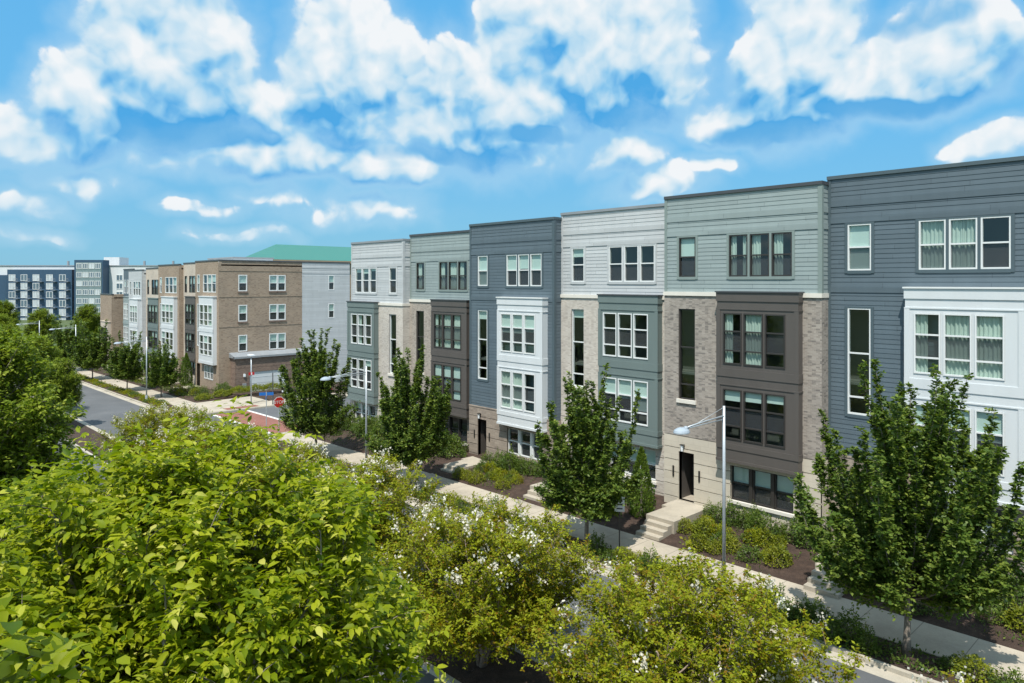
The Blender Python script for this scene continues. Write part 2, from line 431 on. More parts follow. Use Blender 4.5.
def window(parent, a, b, c, d, y, rails, fmat, cover=None, w=0.055, P=None, depth=0.04, screens=True):
    """one sash window: frame, panes (upper clear, the one below screened), and what hangs behind"""
    Q = P or (lambda u, o, z: (u, y - o, z))
    m = M()
    def bar(u0, u1, o0, o1, z0, z1):
        pts = [Q(u, o, z) for z in (z0, z1) for u, o in ((u0, o0), (u1, o0), (u1, o1), (u0, o1))]
        for q in ((0, 3, 2, 1), (4, 5, 6, 7), (0, 1, 5, 4), (1, 2, 6, 5), (2, 3, 7, 6), (3, 0, 4, 7)): m.face(*[pts[k] for k in q])
    bar(a, a + w, 0.03, -0.10, c, d); bar(b - w, b, 0.03, -0.10, c, d)
    bar(a + w, b - w, 0.028, -0.10, c, c + w * 1.1); bar(a + w, b - w, 0.028, -0.10, d - w, d)
    for r in rails: bar(a + w, b - w, 0.012, -0.07, r - 0.03, r + 0.03)
    f = m.build('window', fmat, parent)
    zs = [c + w] + sorted(rails) + [d - w]
    m = M()
    n = len(zs) - 1
    for k in range(n):
        o = -depth if k == n - 1 else -depth - 0.018
        m.cur = 0 if (not screens or k == n - 1 or (n == 3 and k == 0)) else 1
        m.face(Q(a + w, o, zs[k]), Q(b - w, o, zs[k]), Q(b - w, o, zs[k + 1]), Q(a + w, o, zs[k + 1]))
    m.build('pane', [MT['glass'], MT['screen']], f)
    if cover:
        kind, amt = cover
        m = M()
        if kind == 'blind':
            zb = d - w - (d - c - 2 * w) * amt
            m.face(Q(a + w * .6, -0.085, zb), Q(b - w * .6, -0.085, zb), Q(b - w * .6, -0.085, d - w * .5), Q(a + w * .6, -0.085, d - w * .5))
            m.build('blind', MT['blind'], f)
        else:
            def drape(u0, u1):
                k = max(4, int((u1 - u0) / 0.022)); prev = None
                ph = rnd.random() * 6
                for i in range(k + 1):
                    u = u0 + (u1 - u0) * i / k
                    o = -0.125 + 0.028 * math.sin(ph + 46 * u) + 0.014 * math.sin(ph + 19 * u)
                    if prev: m.face(Q(prev[0], prev[1], c + 0.02), Q(u, o, c + 0.02), Q(u, o, d - 0.02), Q(prev[0], prev[1], d - 0.02))
                    prev = (u, o)
            if amt >= 1: drape(a + w * .5, b - w * .5)
            else:
                drape(a + w * .5, a + w * .5 + (b - a) * amt)
                if kind == 'pair': drape(b - w * .5 - (b - a) * amt, b - w * .5)
            m.build('curtain', MT['curtain'], f)
    return f

def sconce(parent, x, y, z):
    m = M(); m.box(x - .06, x + .06, y - .05, y, z - .02, z + .14); m.box(x - .09, x + .09, y - .22, y - .03, z + .14, z + .17)
    l = m.build('wall_lamp', MT['black'], parent)
    m = M(); m.tube([(x, y - .13, z - .14), (x, y - .13, z + .14)], [0.05, 0.075], 8); m.build('lamp_glass', MT['lampwhite'], l)

# ------------------------------------------------------------------ near townhouse row
H = 14.35           # floor at the door to the coping
def townhouse(name_label, X0, W, Yf, Rz, style, covers, mirror=False, right_return=0.0, left_full=False, right_full=False):
    z0 = CAMZ + Rz - H
    T = thing('townhouse', name_label, 'townhouse', (X0, Yf, z0))
    S = style
    mu = (lambda a, b: (W - b, W - a)) if mirror else (lambda a, b: (a, b))
    win4 = [(0.80, 1.70), (3.40, 4.30), (4.40, 5.30), (5.40, 6.30)]
    ops4 = [(*mu(a, b), 10.50, 12.35) for a, b in win4]
    opn = [(*mu(0.80, 1.68), 4.75, 9.00)]
    bayu = mu(3.06, 6.76)
    b0 = bayu[0]
    bw = [(3.36, 4.25), (4.34, 5.23), (5.32, 6.21)]
    r1 = [(*mu(a, b), 6.65, 8.90) for a, b in bw]
    r2 = [(*mu(a, b), 3.35, 5.55) for a, b in bw]
    opg = [(*mu(a, b), 0.60, 2.12) for a, b in [(3.50, 4.38), (4.52, 5.38), (5.52, 6.38)]]
    opd = [(*mu(0.82, 1.64), 0.0, 2.28)]
    brickdn = S['brick'] is not None
    zs = 9.80 if brickdn else 3.02           # siding starts here
    base = -1.6
    # --- siding with its flat bands
    m = M(); ops = ops4 + ([] if brickdn else opn)
    bands = lap(13.35, 14.22) ; bands = []
    segs = [(zs, 10.16 if not brickdn else 9.98, 'b')] if not brickdn else []
    zz = zs
    L = []
    if not brickdn:
        L += lap(3.02, 9.62) + [(9.62, 9.86, 0.034, 0.034)] + lap(9.86, 12.42)
    else:
        L += lap(9.80, 12.42)
    L += [(12.42, 12.66, 0.034, 0.034)] + lap(12.66, 13.10) + [(13.10, 13.34, 0.034, 0.034)] + lap(13.34, 14.22)
    bands_wall(m, Pfront(0), 0.0, W, L, ops)
    if right_return:
        bands_wall(m, Pright(W), 0.0, right_return + 0.35, L, [])
    if left_full: bands_wall(m, Pleft(0), 0.0, 12.0, L, [])
    if right_full: bands_wall(m, Pright(W), 0.0, 12.0, L, [])
    m.build('siding', MT[S['siding']], T)
    # --- trim boards: corners and window surrounds
    m = M()
    m.box(-0.01, 0.13, -0.036, 0.0, zs, 14.22); m.build('corner_board', MT[S['trim']], T)
    m = M(); m.box(W - 0.14, W - 0.004, -0.036, 0.0, zs, 14.22)
    if right_return: m.box(W - 0.006, W + 0.036, -0.037, 0.13, zs, 14.22)
    m.build('corner_board', MT[S['trim']], T)
    for a, b, c, d in ([ops4[0], (min(o[0] for o in ops4[1:]), max(o[1] for o in ops4[1:]), 10.5, 12.35)]) + ([] if brickdn else opn):
        m = M()
        m.box(a - 0.11, a, -0.04, 0.02, c - 0.11, d + 0.06); m.box(b, b + 0.11, -0.04, 0.02, c - 0.11, d + 0.06)
        m.box(a, b, -0.042, 0.02, c - 0.13, c); m.box(a, b, -0.04, 0.02, d, d + 0.06)
        m.build('window_trim', MT[S['trim']], T)
    t3 = sorted(ops4[1:])
    for k in range(2):
        m = M(); m.box(t3[k][1], t3[k + 1][0], -0.038, 0.02, 10.5, 12.35); m.build('window_post', MT[S['trim']], T)
    # --- coping
    m = M(); m.box(-0.02, W + (0.05 if right_return else 0), -0.07, 0.30, 14.22, 14.36)
    m.box(W - 0.3, W + (0.06 if right_return else 0), 0.30, (12.0 if right_full else max(0.31, right_return + 0.3)), 14.22, 14.355)
    m.build('coping', MT[S['cap']], T)
    # --- brick or siding middle, then the stone base
    if brickdn:
        m = M()
        mm = M(); m2 = M()
        bands_wall(m2 if mirror else mm, Pfront(0), 0.0, bayu[0] + .05, [(3.02, 9.62, 0.05, 0.05)], opn)
        (m2 if mirror else mm).face((0, -0.05, 3.02), (0, 0.9, 3.02), (0, 0.9, 9.62), (0, -0.05, 9.62))
        bands_wall(mm if mirror else m2, Pfront(0), bayu[1] - .05, W, [(3.02, 9.62, 0.05, 0.05)], opn)
        reveals(mm, opn, 0.0, 0.16)
        m = mm if mirror else m2
        x1 = W + 0.03
        m.face((x1, -0.05, 3.02), (x1, right_return + .3, 3.02), (x1, right_return + .3, 9.62), (x1, -0.05, 9.62))
        m.face((W, -0.05, 3.02), (x1, -0.05, 3.02), (x1, -0.05, 9.62), (W, -0.05, 9.62))
        if left_full: m2.face((-0.03, -0.05, 3.02), (-0.03, 12, 3.02), (-0.03, 12, 9.62), (-0.03, -0.05, 9.62))
        mm.build('brick_facing', MT[S['brick']], T); m2.build('brick_pier', MT[S['brick']], T)
        m = M(); m.box(-0.04, bayu[0] - 0.01, -0.11, 0.02, 9.62, 9.80); m.build('stone_band', MT['limestone'], T)
        m = M(); m.box(bayu[1] + 0.01, W + 0.06, -0.11, 0.02, 9.62, 9.80)
        if right_return: m.box(W, W + 0.06, 0.02, right_return + .2, 9.62, 9.799)
        m.build('stone_band', MT['limestone'], T)
        a, b = opn[0][:2]
        m = M(); m.box(a - .08, b + .08, -0.13, 0.12, 4.58, 4.75)
        m.build('window_sill', MT['limestone'], T)
    m = M()
    opb = opd + [(opg[0][0], opg[-1][1], 0.60, 2.12)] if not mirror else opd + [(opg[-1][0], opg[0][1], 0.60, 2.12)]
    bands_wall(m, Pfront(0), 0.0, W, courses(base, 3.0, 0.585, 0.035, 0.075), opb)
    reveals(m, opb, -0.02, 0.2)
    rr = right_return + .3 if not right_full else 12
    bands_wall(m, Pright(W + 0.0), -0.075, rr, courses(base, 3.0, 0.585, 0.035, 0.045), [])
    if left_full: bands_wall(m, Pleft(0), -0.075, 12.0, courses(base, 3.0, 0.585, 0.035, 0.045), [])
    # the recessed entry's jambs and ceiling
    a, b = opd[0][:2]
    for u in (a, b): m.face((u, -0.07, 0), (u, .12, 0), (u, .12, 2.28), (u, -0.07, 2.28))
    m.build('stone_base', MT[S['base']], T)
    m = M()
    for u in (a, b): m.face((u, .12, 0), (u, 1.2, 0), (u, 1.2, 2.28), (u, .12, 2.28))
    m.face((a, -0.07, 2.28), (b, -0.07, 2.28), (b, 1.2, 2.28), (a, 1.2, 2.28))
    m.build('entry_recess', MT['baybrown'], T)
    gl = min(o[0] for o in opg); gr = max(o[1] for o in opg)
    if not brickdn:
        for u0, u1 in ((0, bayu[0] - .01), (bayu[1] + .01, W)):
            m = M(); m.box(u0, u1, -0.10, 0.01, 2.995, 3.06); m.build('stone_band', MT[S['base']], T)
    m = M(); m.box(gl - 0.1, gr + 0.1, -0.16, 0.1, 0.46, 0.60)
    m.build('window_sill', MT['limestone' if brickdn else S['base']], T)
    og = sorted(opg)
    m = M()
    for k in range(2):
        m = M(); m.box(og[k][1], og[k + 1][0], -0.03, 0.12, 0.60, 2.12); m.build('window_post', MT[S['frameg']], T)
    # --- door
    m = M(); m.box(a, b, 1.06, 1.12, 0.0, 2.28); dr = m.build('door', MT['doorpaint'], T)
    m = M(); m.box(b - 0.14, b - 0.10, 0.99, 1.06, 0.85, 1.25); m.build('handle', MT['galv'], dr)
    for u in (a - .33, b + .25):
        m = M(); m.box(u, u + .08, -0.11, -0.07, 1.05, 1.55); m.build('wall_plaque', MT['black'], T)
    sconce(T, (a + b) / 2 - .15, -0.075, 2.48)
    if not right_return and not right_full:
        m = M(); m.box(W - .11, W - .03, -.16, -.081, base, 9.55); m.build('downspout', MT[S['trim']] if brickdn else MT['slate_trim'], T)
    # --- bay
    y = -0.45
    m = M(); opbay = r1 + r2
    bands_wall(m, Pfront(y), bayu[0], bayu[1], [(2.35, 9.80, 0, 0)], opbay)
    for x in bayu: m.face((x, y, 2.35), (x, 0, 2.35), (x, 0, 9.80), (x, y, 9.80))
    m.face((bayu[0], y, 2.35), (bayu[1], y, 2.35), (bayu[1], 0, 2.35), (bayu[0], 0, 2.35))
    reveals(m, opbay, y, 0.1)
    bay = m.build('bay', MT[S['bay']], T)
    m = M()
    x0, x1 = bayu
    for za, zb, o in ((9.42, 9.80, .035), (9.05, 9.10, .03), (6.10, 6.46, .028), (5.72, 5.77, .03), (2.92, 3.16, .028), (2.35, 2.47, .04)):
        m.box(x0 - o, x1 + o, y - o, y + 0.02, za, zb); m.box(x0 - o, x0 + .01, y + 0.02, 0, za, zb); m.box(x1 - .01, x1 + o, y + 0.02, 0, za, zb)
    for z1_, z2_ in ((6.46, 9.05), (3.16, 5.72)):
        m.box(x0 - .025, x0 + .16, y - .026, y + .01, z1_, z2_); m.box(x1 - .16, x1 + .025, y - .026, y + .01, z1_, z2_)
    m.build('bay_trim', MT[S['bay']], bay)
    m = M(); m.box(x0 - .07, x1 + .07, y - .08, 0.0, 9.80, 9.86); m.build('bay_cap', MT[S.get('baycap', 'capmetal')], bay)
    # --- windows
    for k, o in enumerate(sorted(ops4)): window(T, *o, 0.0, [11.43], MT[S['frame4']], covers['f4'][k])
    for o in opn: window(T, *o, 0.04 if brickdn else 0.0, [7.2, 5.45], MT[S['frame3']], covers.get('n'), screens=False)
    for k, o in enumerate(sorted(r1)): window(T, *o, y, [8.1, 7.25], MT[S['frame3']], covers['r1'][k])
    for k, o in enumerate(sorted(r2)): window(T, *o, y, [4.75, 3.95], MT[S['frame3']], covers['r2'][k])
    for k, o in enumerate(sorted(opg)): window(T, *o, 0.06, [1.36], MT[S['frameg']], covers['g'][k])
    # --- inside walls, roof and back
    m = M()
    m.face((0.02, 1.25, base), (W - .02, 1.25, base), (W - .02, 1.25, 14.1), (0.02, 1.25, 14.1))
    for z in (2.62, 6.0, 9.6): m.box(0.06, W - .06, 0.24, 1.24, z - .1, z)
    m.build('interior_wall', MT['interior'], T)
    m = M(); m.box(0.0, W, 0.1, 12.0, 13.75, 13.9); m.build('roof', MT['roofing'], T)
    m = M(); m.box(0.0, W, 11.8, 12.0, base, 14.22); m.build('rear_wall', MT[S['siding']], T)
    # --- landing and steps
    gz = zg(X0 + 1.5) + 0.15 - z0       # sidewalk level in this frame
    m = M(); pa, pb = mu(1.0, 2.45)
    da, db = opd[0][:2]
    m.box(pa, pb, 26.1 - Yf, -0.077, base, -0.02)
    m.box(da, max(db, da + .01), -0.077, 1.2, -0.3, 0.0)
    m.box(min(pa, da - .1), pa, -1.3, -0.078, base, -0.021) if not mirror else m.box(pb, max(pb, db + .1), -1.3, -0.078, base, -0.021)
    rise = -0.02 - gz; n = max(2, int(round(rise / 0.165)))
    for k in range(1, n):
        m.box(pa + 0.15, pb - 0.1, 26.1 - Yf - 0.32 * k, 26.1 - Yf - 0.32 * (k - 1), base, -0.02 - rise * k / n)
    m.face((pa + .15, 25.0 - Yf, gz + .012), (pb - .1, 25.0 - Yf, gz + .012), (pb - .1, 26.0 - Yf, gz + .022), (pa + .15, 26.0 - Yf, gz + .022))
    m.build('porch_steps', MT['concrete'], T)
    return T

B = lambda a: ('blind', a)
Cf = ('curtain', 1.0); Ch = ('curtain', 0.45); Cp = ('pair', 0.3)
none3 = [None] * 3
STY = {
 'U1': dict(siding='pale', trim='pale', cap='capgrey', brick='brickcream', base='brickcream', bay='baysage', frame4='vinyl', frame3='vinyl', frameg='vinyl'),
 'U2': dict(siding='sage', trim='sage_trim', cap='capmetal', brick='bricktan', base='stonebrown', bay='baybrown', frame4='bronze', frame3='bronze', frameg='bronze'),
 'U3': dict(siding='slate', trim='slate_trim', cap='slate_trim', brick=None, base='stonebrown', bay='white', frame4='vinyl', frame3='vinyl', frameg='vinyl', baycap='vinyl'),
 'U4': dict(siding='pale', trim='pale', cap='capgrey', brick='brickcream', base='brickcream', bay='baysage', frame4='vinyl', frame3='vinyl', frameg='vinyl'),
 'U5': dict(siding='sage', trim='sage_trim', cap='capmetal', brick='brickgrey', base='stone', bay='baybrown', frame4='bronze', frame3='bronze', frameg='bronze'),
 'U6': dict(siding='slate', trim='slate_trim', cap='slate_trim', brick=None, base='stonebrown', bay='white', frame4='vinyl', frame3='vinyl', frameg='vinyl', baycap='vinyl'),
}
townhouse('pale grey-sided end townhouse with dark sage bay, beside the side street', -48.65, 6.90, 29.0, 3.04, STY['U1'],
  dict(f4=[B(.15), B(.2), B(.1), None], n=None, r1=[None, Cp, None], r2=[None, None, B(.2)], g=[B(.3), B(.3), None]), mirror=True, right_return=0.6, left_full=True)
townhouse('blue-green sided townhouse with brown bay over tan brick and tree before it', -41.75, 7.28, 29.6, 3.34, STY['U2'],
  dict(f4=[Ch, Ch, Cf, Ch], n=None, r1=[Cp, Cf, Cf], r2=[B(.4), B(.6), B(1)], g=none3))
townhouse('slate-blue townhouse with white two-storey bay, between the brown-bay and pale grey ones', -34.47, 7.25, 29.0, 3.61, STY['U3'],
  dict(f4=[B(1), B(.5), B(.45), B(.5)], n=B(.12), r1=[B(.5), B(.5), B(.45)], r2=[Cf, Cf, None], g=none3), right_return=0.6)
townhouse('pale grey-sided townhouse with sage bay, between slate-blue and blue-green ones', -27.22, 7.30, 29.6, 3.86, STY['U4'],
  dict(f4=[B(.25), None, None, None], n=B(.1), r1=none3, r2=[B(.4), B(.45), B(.7)], g=[B(.5), B(.6), B(.5)]))
townhouse('blue-green sided townhouse with dark brown bay and cream stone base', -19.92, 7.52, 29.0, 4.09, STY['U5'],
  dict(f4=[B(.5), Cp, Ch, Ch], n=None, r1=[Ch, Cf, None], r2=[B(.22), B(.2), B(.17)], g=[B(.52), B(.5), B(.52)]), right_return=0.6)
townhouse('slate-blue townhouse with white bay, half hidden by the tallest sidewalk tree', -12.40, 7.3, 29.6, 4.31, STY['U6'],
  dict(f4=[B(1), Cf, ('pair', .5), None], n=None, r1=[Ch, Cf, Cf], r2=[B(.5), B(.6), B(.5)], g=none3), right_full=True)

# ------------------------------------------------------------------ far brown row across the side street
def far_house(label, X0, X1, top, Yf, wall, baym, framem, n4, body=None, low=None, base_z=None, side=False, single_left=True):
    """X1 is the end nearer the camera"""
    W = X1 - X0
    zb = zg((X0 + X1) / 2)
    T = thing('brick_townhouse', label, 'townhouse', (X0, Yf, zb))
    Ht = CAMZ + top - zb
    low = low or wall
    k = Ht / 14.0
    zl = lambda r: Ht - r * 1.0
    bu0, bu1 = W * 0.32, W * 0.92
    bw = (bu1 - bu0 - 0.5) / 3
    w4 = [(bu0 + 0.2 + i * (bw + .06), bu0 + 0.2 + i * (bw + .06) + bw) for i in range(3)]
    nl = (W * 0.08, W * 0.08 + 0.75)
    ops = [(*p, zl(3.3), zl(1.4)) for p in w4] + [(*nl, zl(3.3), zl(1.4))] if n4 else []
    nar = [(*nl, zl(9.2), zl(4.6))]
    door = [(W * 0.06, W * 0.06 + 0.95, 0.45, 2.9)]
    gw = [(bu0 + .5 + i * .85, bu0 + 1.28 + i * .85, zl(12.6), zl(11.15)) for i in range(2 if W < 6 else 3)] if Ht > 13 else []
    m = M()
    zsplit = zl(3.95)
    bands_wall(m, Pfront(0), 0, W, [(-.5, zsplit, 0, 0), (zsplit, Ht, 0.02, 0.02)], ops + nar + door + gw)
    m.face((0, 0, -.5), (0, 15, -.5), (0, 15, Ht), (0, 0, Ht))
    if not side: m.face((W, 0, -.5), (W, 15, -.5), (W, 15, Ht), (W, 0, Ht))
    reveals(m, ops + nar + gw, 0, .12)
    m.build('wall', MT[wall], T)
    m = M(); m.box(-.03, W + .03, -.07, .25, Ht, Ht + .14); m.build('coping', MT['capmetal'], T)
    m = M(); m.box(0, W, .25, 15, Ht - .5, Ht - .35); m.build('roof', MT['roofing'], T)
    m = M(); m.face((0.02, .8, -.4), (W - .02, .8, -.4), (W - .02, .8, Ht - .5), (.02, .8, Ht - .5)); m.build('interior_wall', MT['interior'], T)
    y = -.42
    r1 = [(a, b, zl(6.85), zl(4.6)) for a, b in w4]; r2 = [(a, b, zl(10.0), zl(7.85)) for a, b in w4]
    m = M(); bands_wall(m, Pfront(y), bu0, bu1, [(zl(10.9), zl(3.8), 0, 0)], r1 + r2)
    for x in (bu0, bu1): m.face((x, y, zl(10.9)), (x, 0, zl(10.9)), (x, 0, zl(3.8)), (x, y, zl(3.8)))
    m.face((bu0, y, zl(10.9)), (bu1, y, zl(10.9)), (bu1, 0, zl(10.9)), (bu0, 0, zl(10.9)))
    m.box(bu0 - .06, bu1 + .06, y - .06, 0, zl(3.8), zl(3.7)); m.box(bu0 - .03, bu1 + .03, y - .03, y + .02, zl(7.5), zl(7.1)); m.box(bu0 - .03, bu1 + .03, y - .03, y + .02, zl(10.9), zl(10.6))
    m.build('bay', MT[baym], T)
    cv = [None, None, B(.4), B(.6), Cf]
    for o in ops: window(T, *o, 0, [(o[2] + o[3]) / 2], MT[framem], rnd.choice(cv), .07)
    for o in nar: window(T, *o, 0, [o[2] + 1.6], MT[framem], None, .07)
    for o in r1 + r2: window(T, *o, y, [o[2] + (o[3] - o[2]) * .62, o[2] + (o[3] - o[2]) * .27], MT[framem], rnd.choice(cv), .07)
    for o in gw: window(T, *o, 0, [(o[2] + o[3]) / 2], MT[framem], rnd.choice(cv), .07)
    a, b = door[0][:2]
    m = M(); m.box(a, b, .5, .56, .45, 2.9); m.build('door', MT['doorpaint'], T)
    m = M(); m.box(a - .3, b + .4, -2.4, -.01, -.3, .44); m.box(a - .1, b + .2, -2.75, -2.4, -.3, .30); m.box(a - .1, b + .2, -3.1, -2.75, -.3, .19); m.build('porch_steps', MT['concrete'], T)
    return T, W, Ht, zl

def corner_house():
    X0, X1 = -81.6, -75.0
    T, W, Ht, zl = far_house('brown brick corner townhouse with white bay and a garage at its side', X0, X1, 2.2, 29.0, 'brickbrown', 'white', 'vinyl', True, side=True)
    zb = T.location.z; ab = lambda z: CAMZ + z - zb
    # the long side wall: brown brick, then pale siding at the back
    sw = [(2.05, 3.0), (5.46, 6.40), (6.42, 7.36)]
    ops = []
    for zc in ((-0.98, 0.76), (-4.2, -2.44), (-7.4, -5.64)):
        ops += [(a, b, ab(zc[0]), ab(zc[1])) for a, b in sw]
    m = M()
    bands_wall(m, Pright(W), 0, 9.33, [(-.5, ab(-7.7), 0.02, 0.02), (ab(-7.7), ab(-4.75), 0, 0), (ab(-4.75), ab(-4.65), .03, .03), (ab(-4.65), ab(-1.6), 0, 0), (ab(-1.6), ab(-1.5), .03, .03), (ab(-1.5), ab(1.15), 0, 0), (ab(1.15), ab(1.25), .03, .03), (ab(1.25), Ht, 0, 0)], ops)
    for a, b, c, d in ops:
        for q in (((a, c), (b, c)), ((a, d), (b, d)), ((a, c), (a, d)), ((b, c), (b, d))):
            (u0, z0), (u1, z1) = q
            m.face((W, u0, z0), (W, u1, z1), (W - .15, u1, z1), (W - .15, u0, z0))
    m.build('brick_side_wall', MT['brickbrown'], T)
    m = M(); so = [(12.62, 13.4, ab(-0.94), ab(0.8)), (12.62, 13.4, ab(-4.2), ab(-2.5))]
    L = lap(-.5, ab(.95), .2) + [(ab(.95), ab(1.15), .03, .03)] + lap(ab(1.15), ab(1.55), .2) + [(ab(1.55), ab(1.75), .03, .03)] + lap(ab(1.75), Ht, .2)
    bands_wall(m, Pright(W), 9.33, 15.4, L, so)
    m.box(W - .2, W, 15.4, 15.45, -.5, Ht)
    m.build('siding', MT['pale'], T)
    m = M(); m.box(W - .25, W + .06, .25, 15.45, Ht, Ht + .14); m.build('coping', MT['capmetal'], T)
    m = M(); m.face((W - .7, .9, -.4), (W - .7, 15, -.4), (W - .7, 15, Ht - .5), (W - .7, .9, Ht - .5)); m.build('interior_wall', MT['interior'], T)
    Q = lambda u, o, z: (W + o, u, z)
    cv = [B(.5), B(.45), B(.55), B(.5)]
    for o in ops: window(T, *o, 0, [(o[2] + o[3]) / 2], MT['vinyl'], rnd.choice(cv), .09, P=Q)
    for o in so: window(T, *o, 0, [(o[2] + o[3]) / 2], MT['vinyl'], rnd.choice(cv), .09, P=Q)
    for a, b, c, d in ops:
        m = M(); m.box(W, W + .08, a - (.06 if a < 6.41 else 0), b + (.06 if not 6.3 < b < 6.41 else 0), c - .16, c); m.build('window_sill', MT['brickdark'], T)
    # garage wing
    g0, g1, xg = 1.25, 11.4, W + 1.25
    top = ab(-7.95)
    go = [(2.75, 7.0, -.4, ab(-9.5))]
    m = M()
    bands_wall(m, Pright(xg), g0, g1, courses(-.5, top, .55, .03, .02), go)
    bands_wall(m, Pfront(g0), W, xg + .02, courses(-.5, top, .55, .03, .02), [])
    m.face((W, g1, -.5), (xg, g1, -.5), (xg, g1, top), (W, g1, top))
    gm = m.build('garage_wall', MT['brickdark'], T)
    m = M(); pts = [(xg + .2, g0 - .2, top), (xg + .2, g1 + .2, top), (xg + .2, g1 + .2, top + .12), (xg + .2, g0 - .2, top + .12)]
    m.box(xg - .1, xg + .22, g0 - .2, g1 + .2, top - .05, top + .14)
    m.face((xg + .2, g0 - .2, top + .145), (xg + .2, g1 + .2, top + .145), (W, g1 + .2, top + .5), (W, g0 - .2, top + .5))
    m.face((xg + .2, g0 - .2, top), (W, g0 - .2, top), (W, g0 - .2, top + .5), (xg + .2, g0 - .2, top + .145))
    m.build('garage_roof', MT['capgrey'], T)
    m = M(); m.box(xg - .12, xg - .06, 2.75, 7.0, -.4, ab(-9.5))
    d = m.build('garage_door', MT['white'], T)
    m = M()
    for z in (ab(-10.1), ab(-10.7), ab(-11.3)): m.box(xg - .065, xg - .045, 2.8, 6.95, z, z + .03)
    m.build('door_panel', MT['white'], d)
    sc = M(); sc.box(xg + .02, xg + .16, 2.05, 2.25, 1.9, 2.2); sc.build('wall_lamp', MT['lampwhite'], T)
    m = M(); m.box(xg + .02, xg + .12, 1.95, 2.35, .7, 1.2); m.build('utility_box', MT['capgrey'], T)
corner_house()
far_house('beige brick townhouse with dark bay, next to the brown corner townhouse', -86.8, -81.6, 2.1, 29.5, 'brickbeige', 'baybrown', 'bronze', True)
far_house('brown brick townhouse with pale bay, third from the garage corner', -94.1, -86.8, 1.98, 29.0, 'brickbrown', 'white', 'vinyl', True)
far_house('beige brick townhouse with dark bay, between two pale bays further off', -100.6, -94.1, 1.7, 29.5, 'brickbeige', 'baysage', 'bronze', True)
far_house('pale grey-sided townhouse with white bay in the far brick row', -106.4, -100.6, 1.5, 29.0, 'pale', 'white', 'vinyl', True)
far_house('slate-blue townhouse with white windows toward the end of the far row', -110.6, -106.4, 1.7, 29.5, 'slate', 'sage', 'vinyl', True)
far_house('low three-storey brown brick townhouse ending the far row', -116.5, -110.6, -1.8, 28.0, 'brickbrown', 'brickbeige', 'bronze', False)

def stair_house():
    T = thing('roof_bulkhead', 'white stair bulkhead on the flat roofs of the far brick row', 'bulkhead', (-90, 35, CAMZ + 1.55))
    m = M(); m.box(-4, 4, 0, 5, 0, 1.35); m.build('wall', MT['white'], T)
    m = M(); m.box(-4.1, 4.1, -.1, 5.1, 1.35, 1.5); m.build('roof', MT['capgrey'], T)
stair_house()

def teal_building():
    T = thing('apartment_house', 'brown apartment house under a hipped teal metal roof behind the far row', 'apartment house', (-124, 58, zg(-124)))
    zb = T.location.z; e = CAMZ + 4.1 - zb; r = CAMZ + 7.3 - zb
    m = M(); m.box(-16, 0, 0, 70, -1, e); m.build('wall', MT['brickbrown'], T)
    m = M()
    m.face((.5, -.5, e), (.5, 70.5, e), (-8, 66, r), (-8, 4, r)); m.face((-16.5, -.5, e), (-8, 4, r), (-8, 66, r), (-16.5, 70.5, e))
    m.face((.5, -.5, e), (-8, 4, r), (-16.5, -.5, e)); m.face((.5, 70.5, e), (-16.5, 70.5, e), (-8, 66, r))
    for k in range(70): pass
    mt, nt, b = newmat('teal_standing_seam')
    oc = coord(nt); w = N(nt, 'ShaderNodeTexWave', wave_type='BANDS', bands_direction='Y'); w.inputs['Scale'].default_value = 0.6
    nt.links.new(oc, w.inputs[0])
    nt.links.new(ramp(nt, w.outputs['Fac'], [(0.0, (0.03, 0.135, 0.108)), (0.06, (0.038, 0.165, 0.132)), (1, (0.041, 0.172, 0.138))]), b.inputs['Base Color'])
    b.inputs['Roughness'].default_value = .45
    m.build('roof', mt, T)
    m = M(); m.box(-16.6, .6, -.6, 70.6, e - .5, e - .02); m.build('eave', painted('tan_eave', (.34, .25, .17)), T)
    m = M(); m.box(-9, -7, 28, 31, r - .4, r + .5); m.box(-8.6, -7.4, 36, 37, r - .4, r + .8); m.build('roof_vent', MT['capmetal'], T)
teal_building()

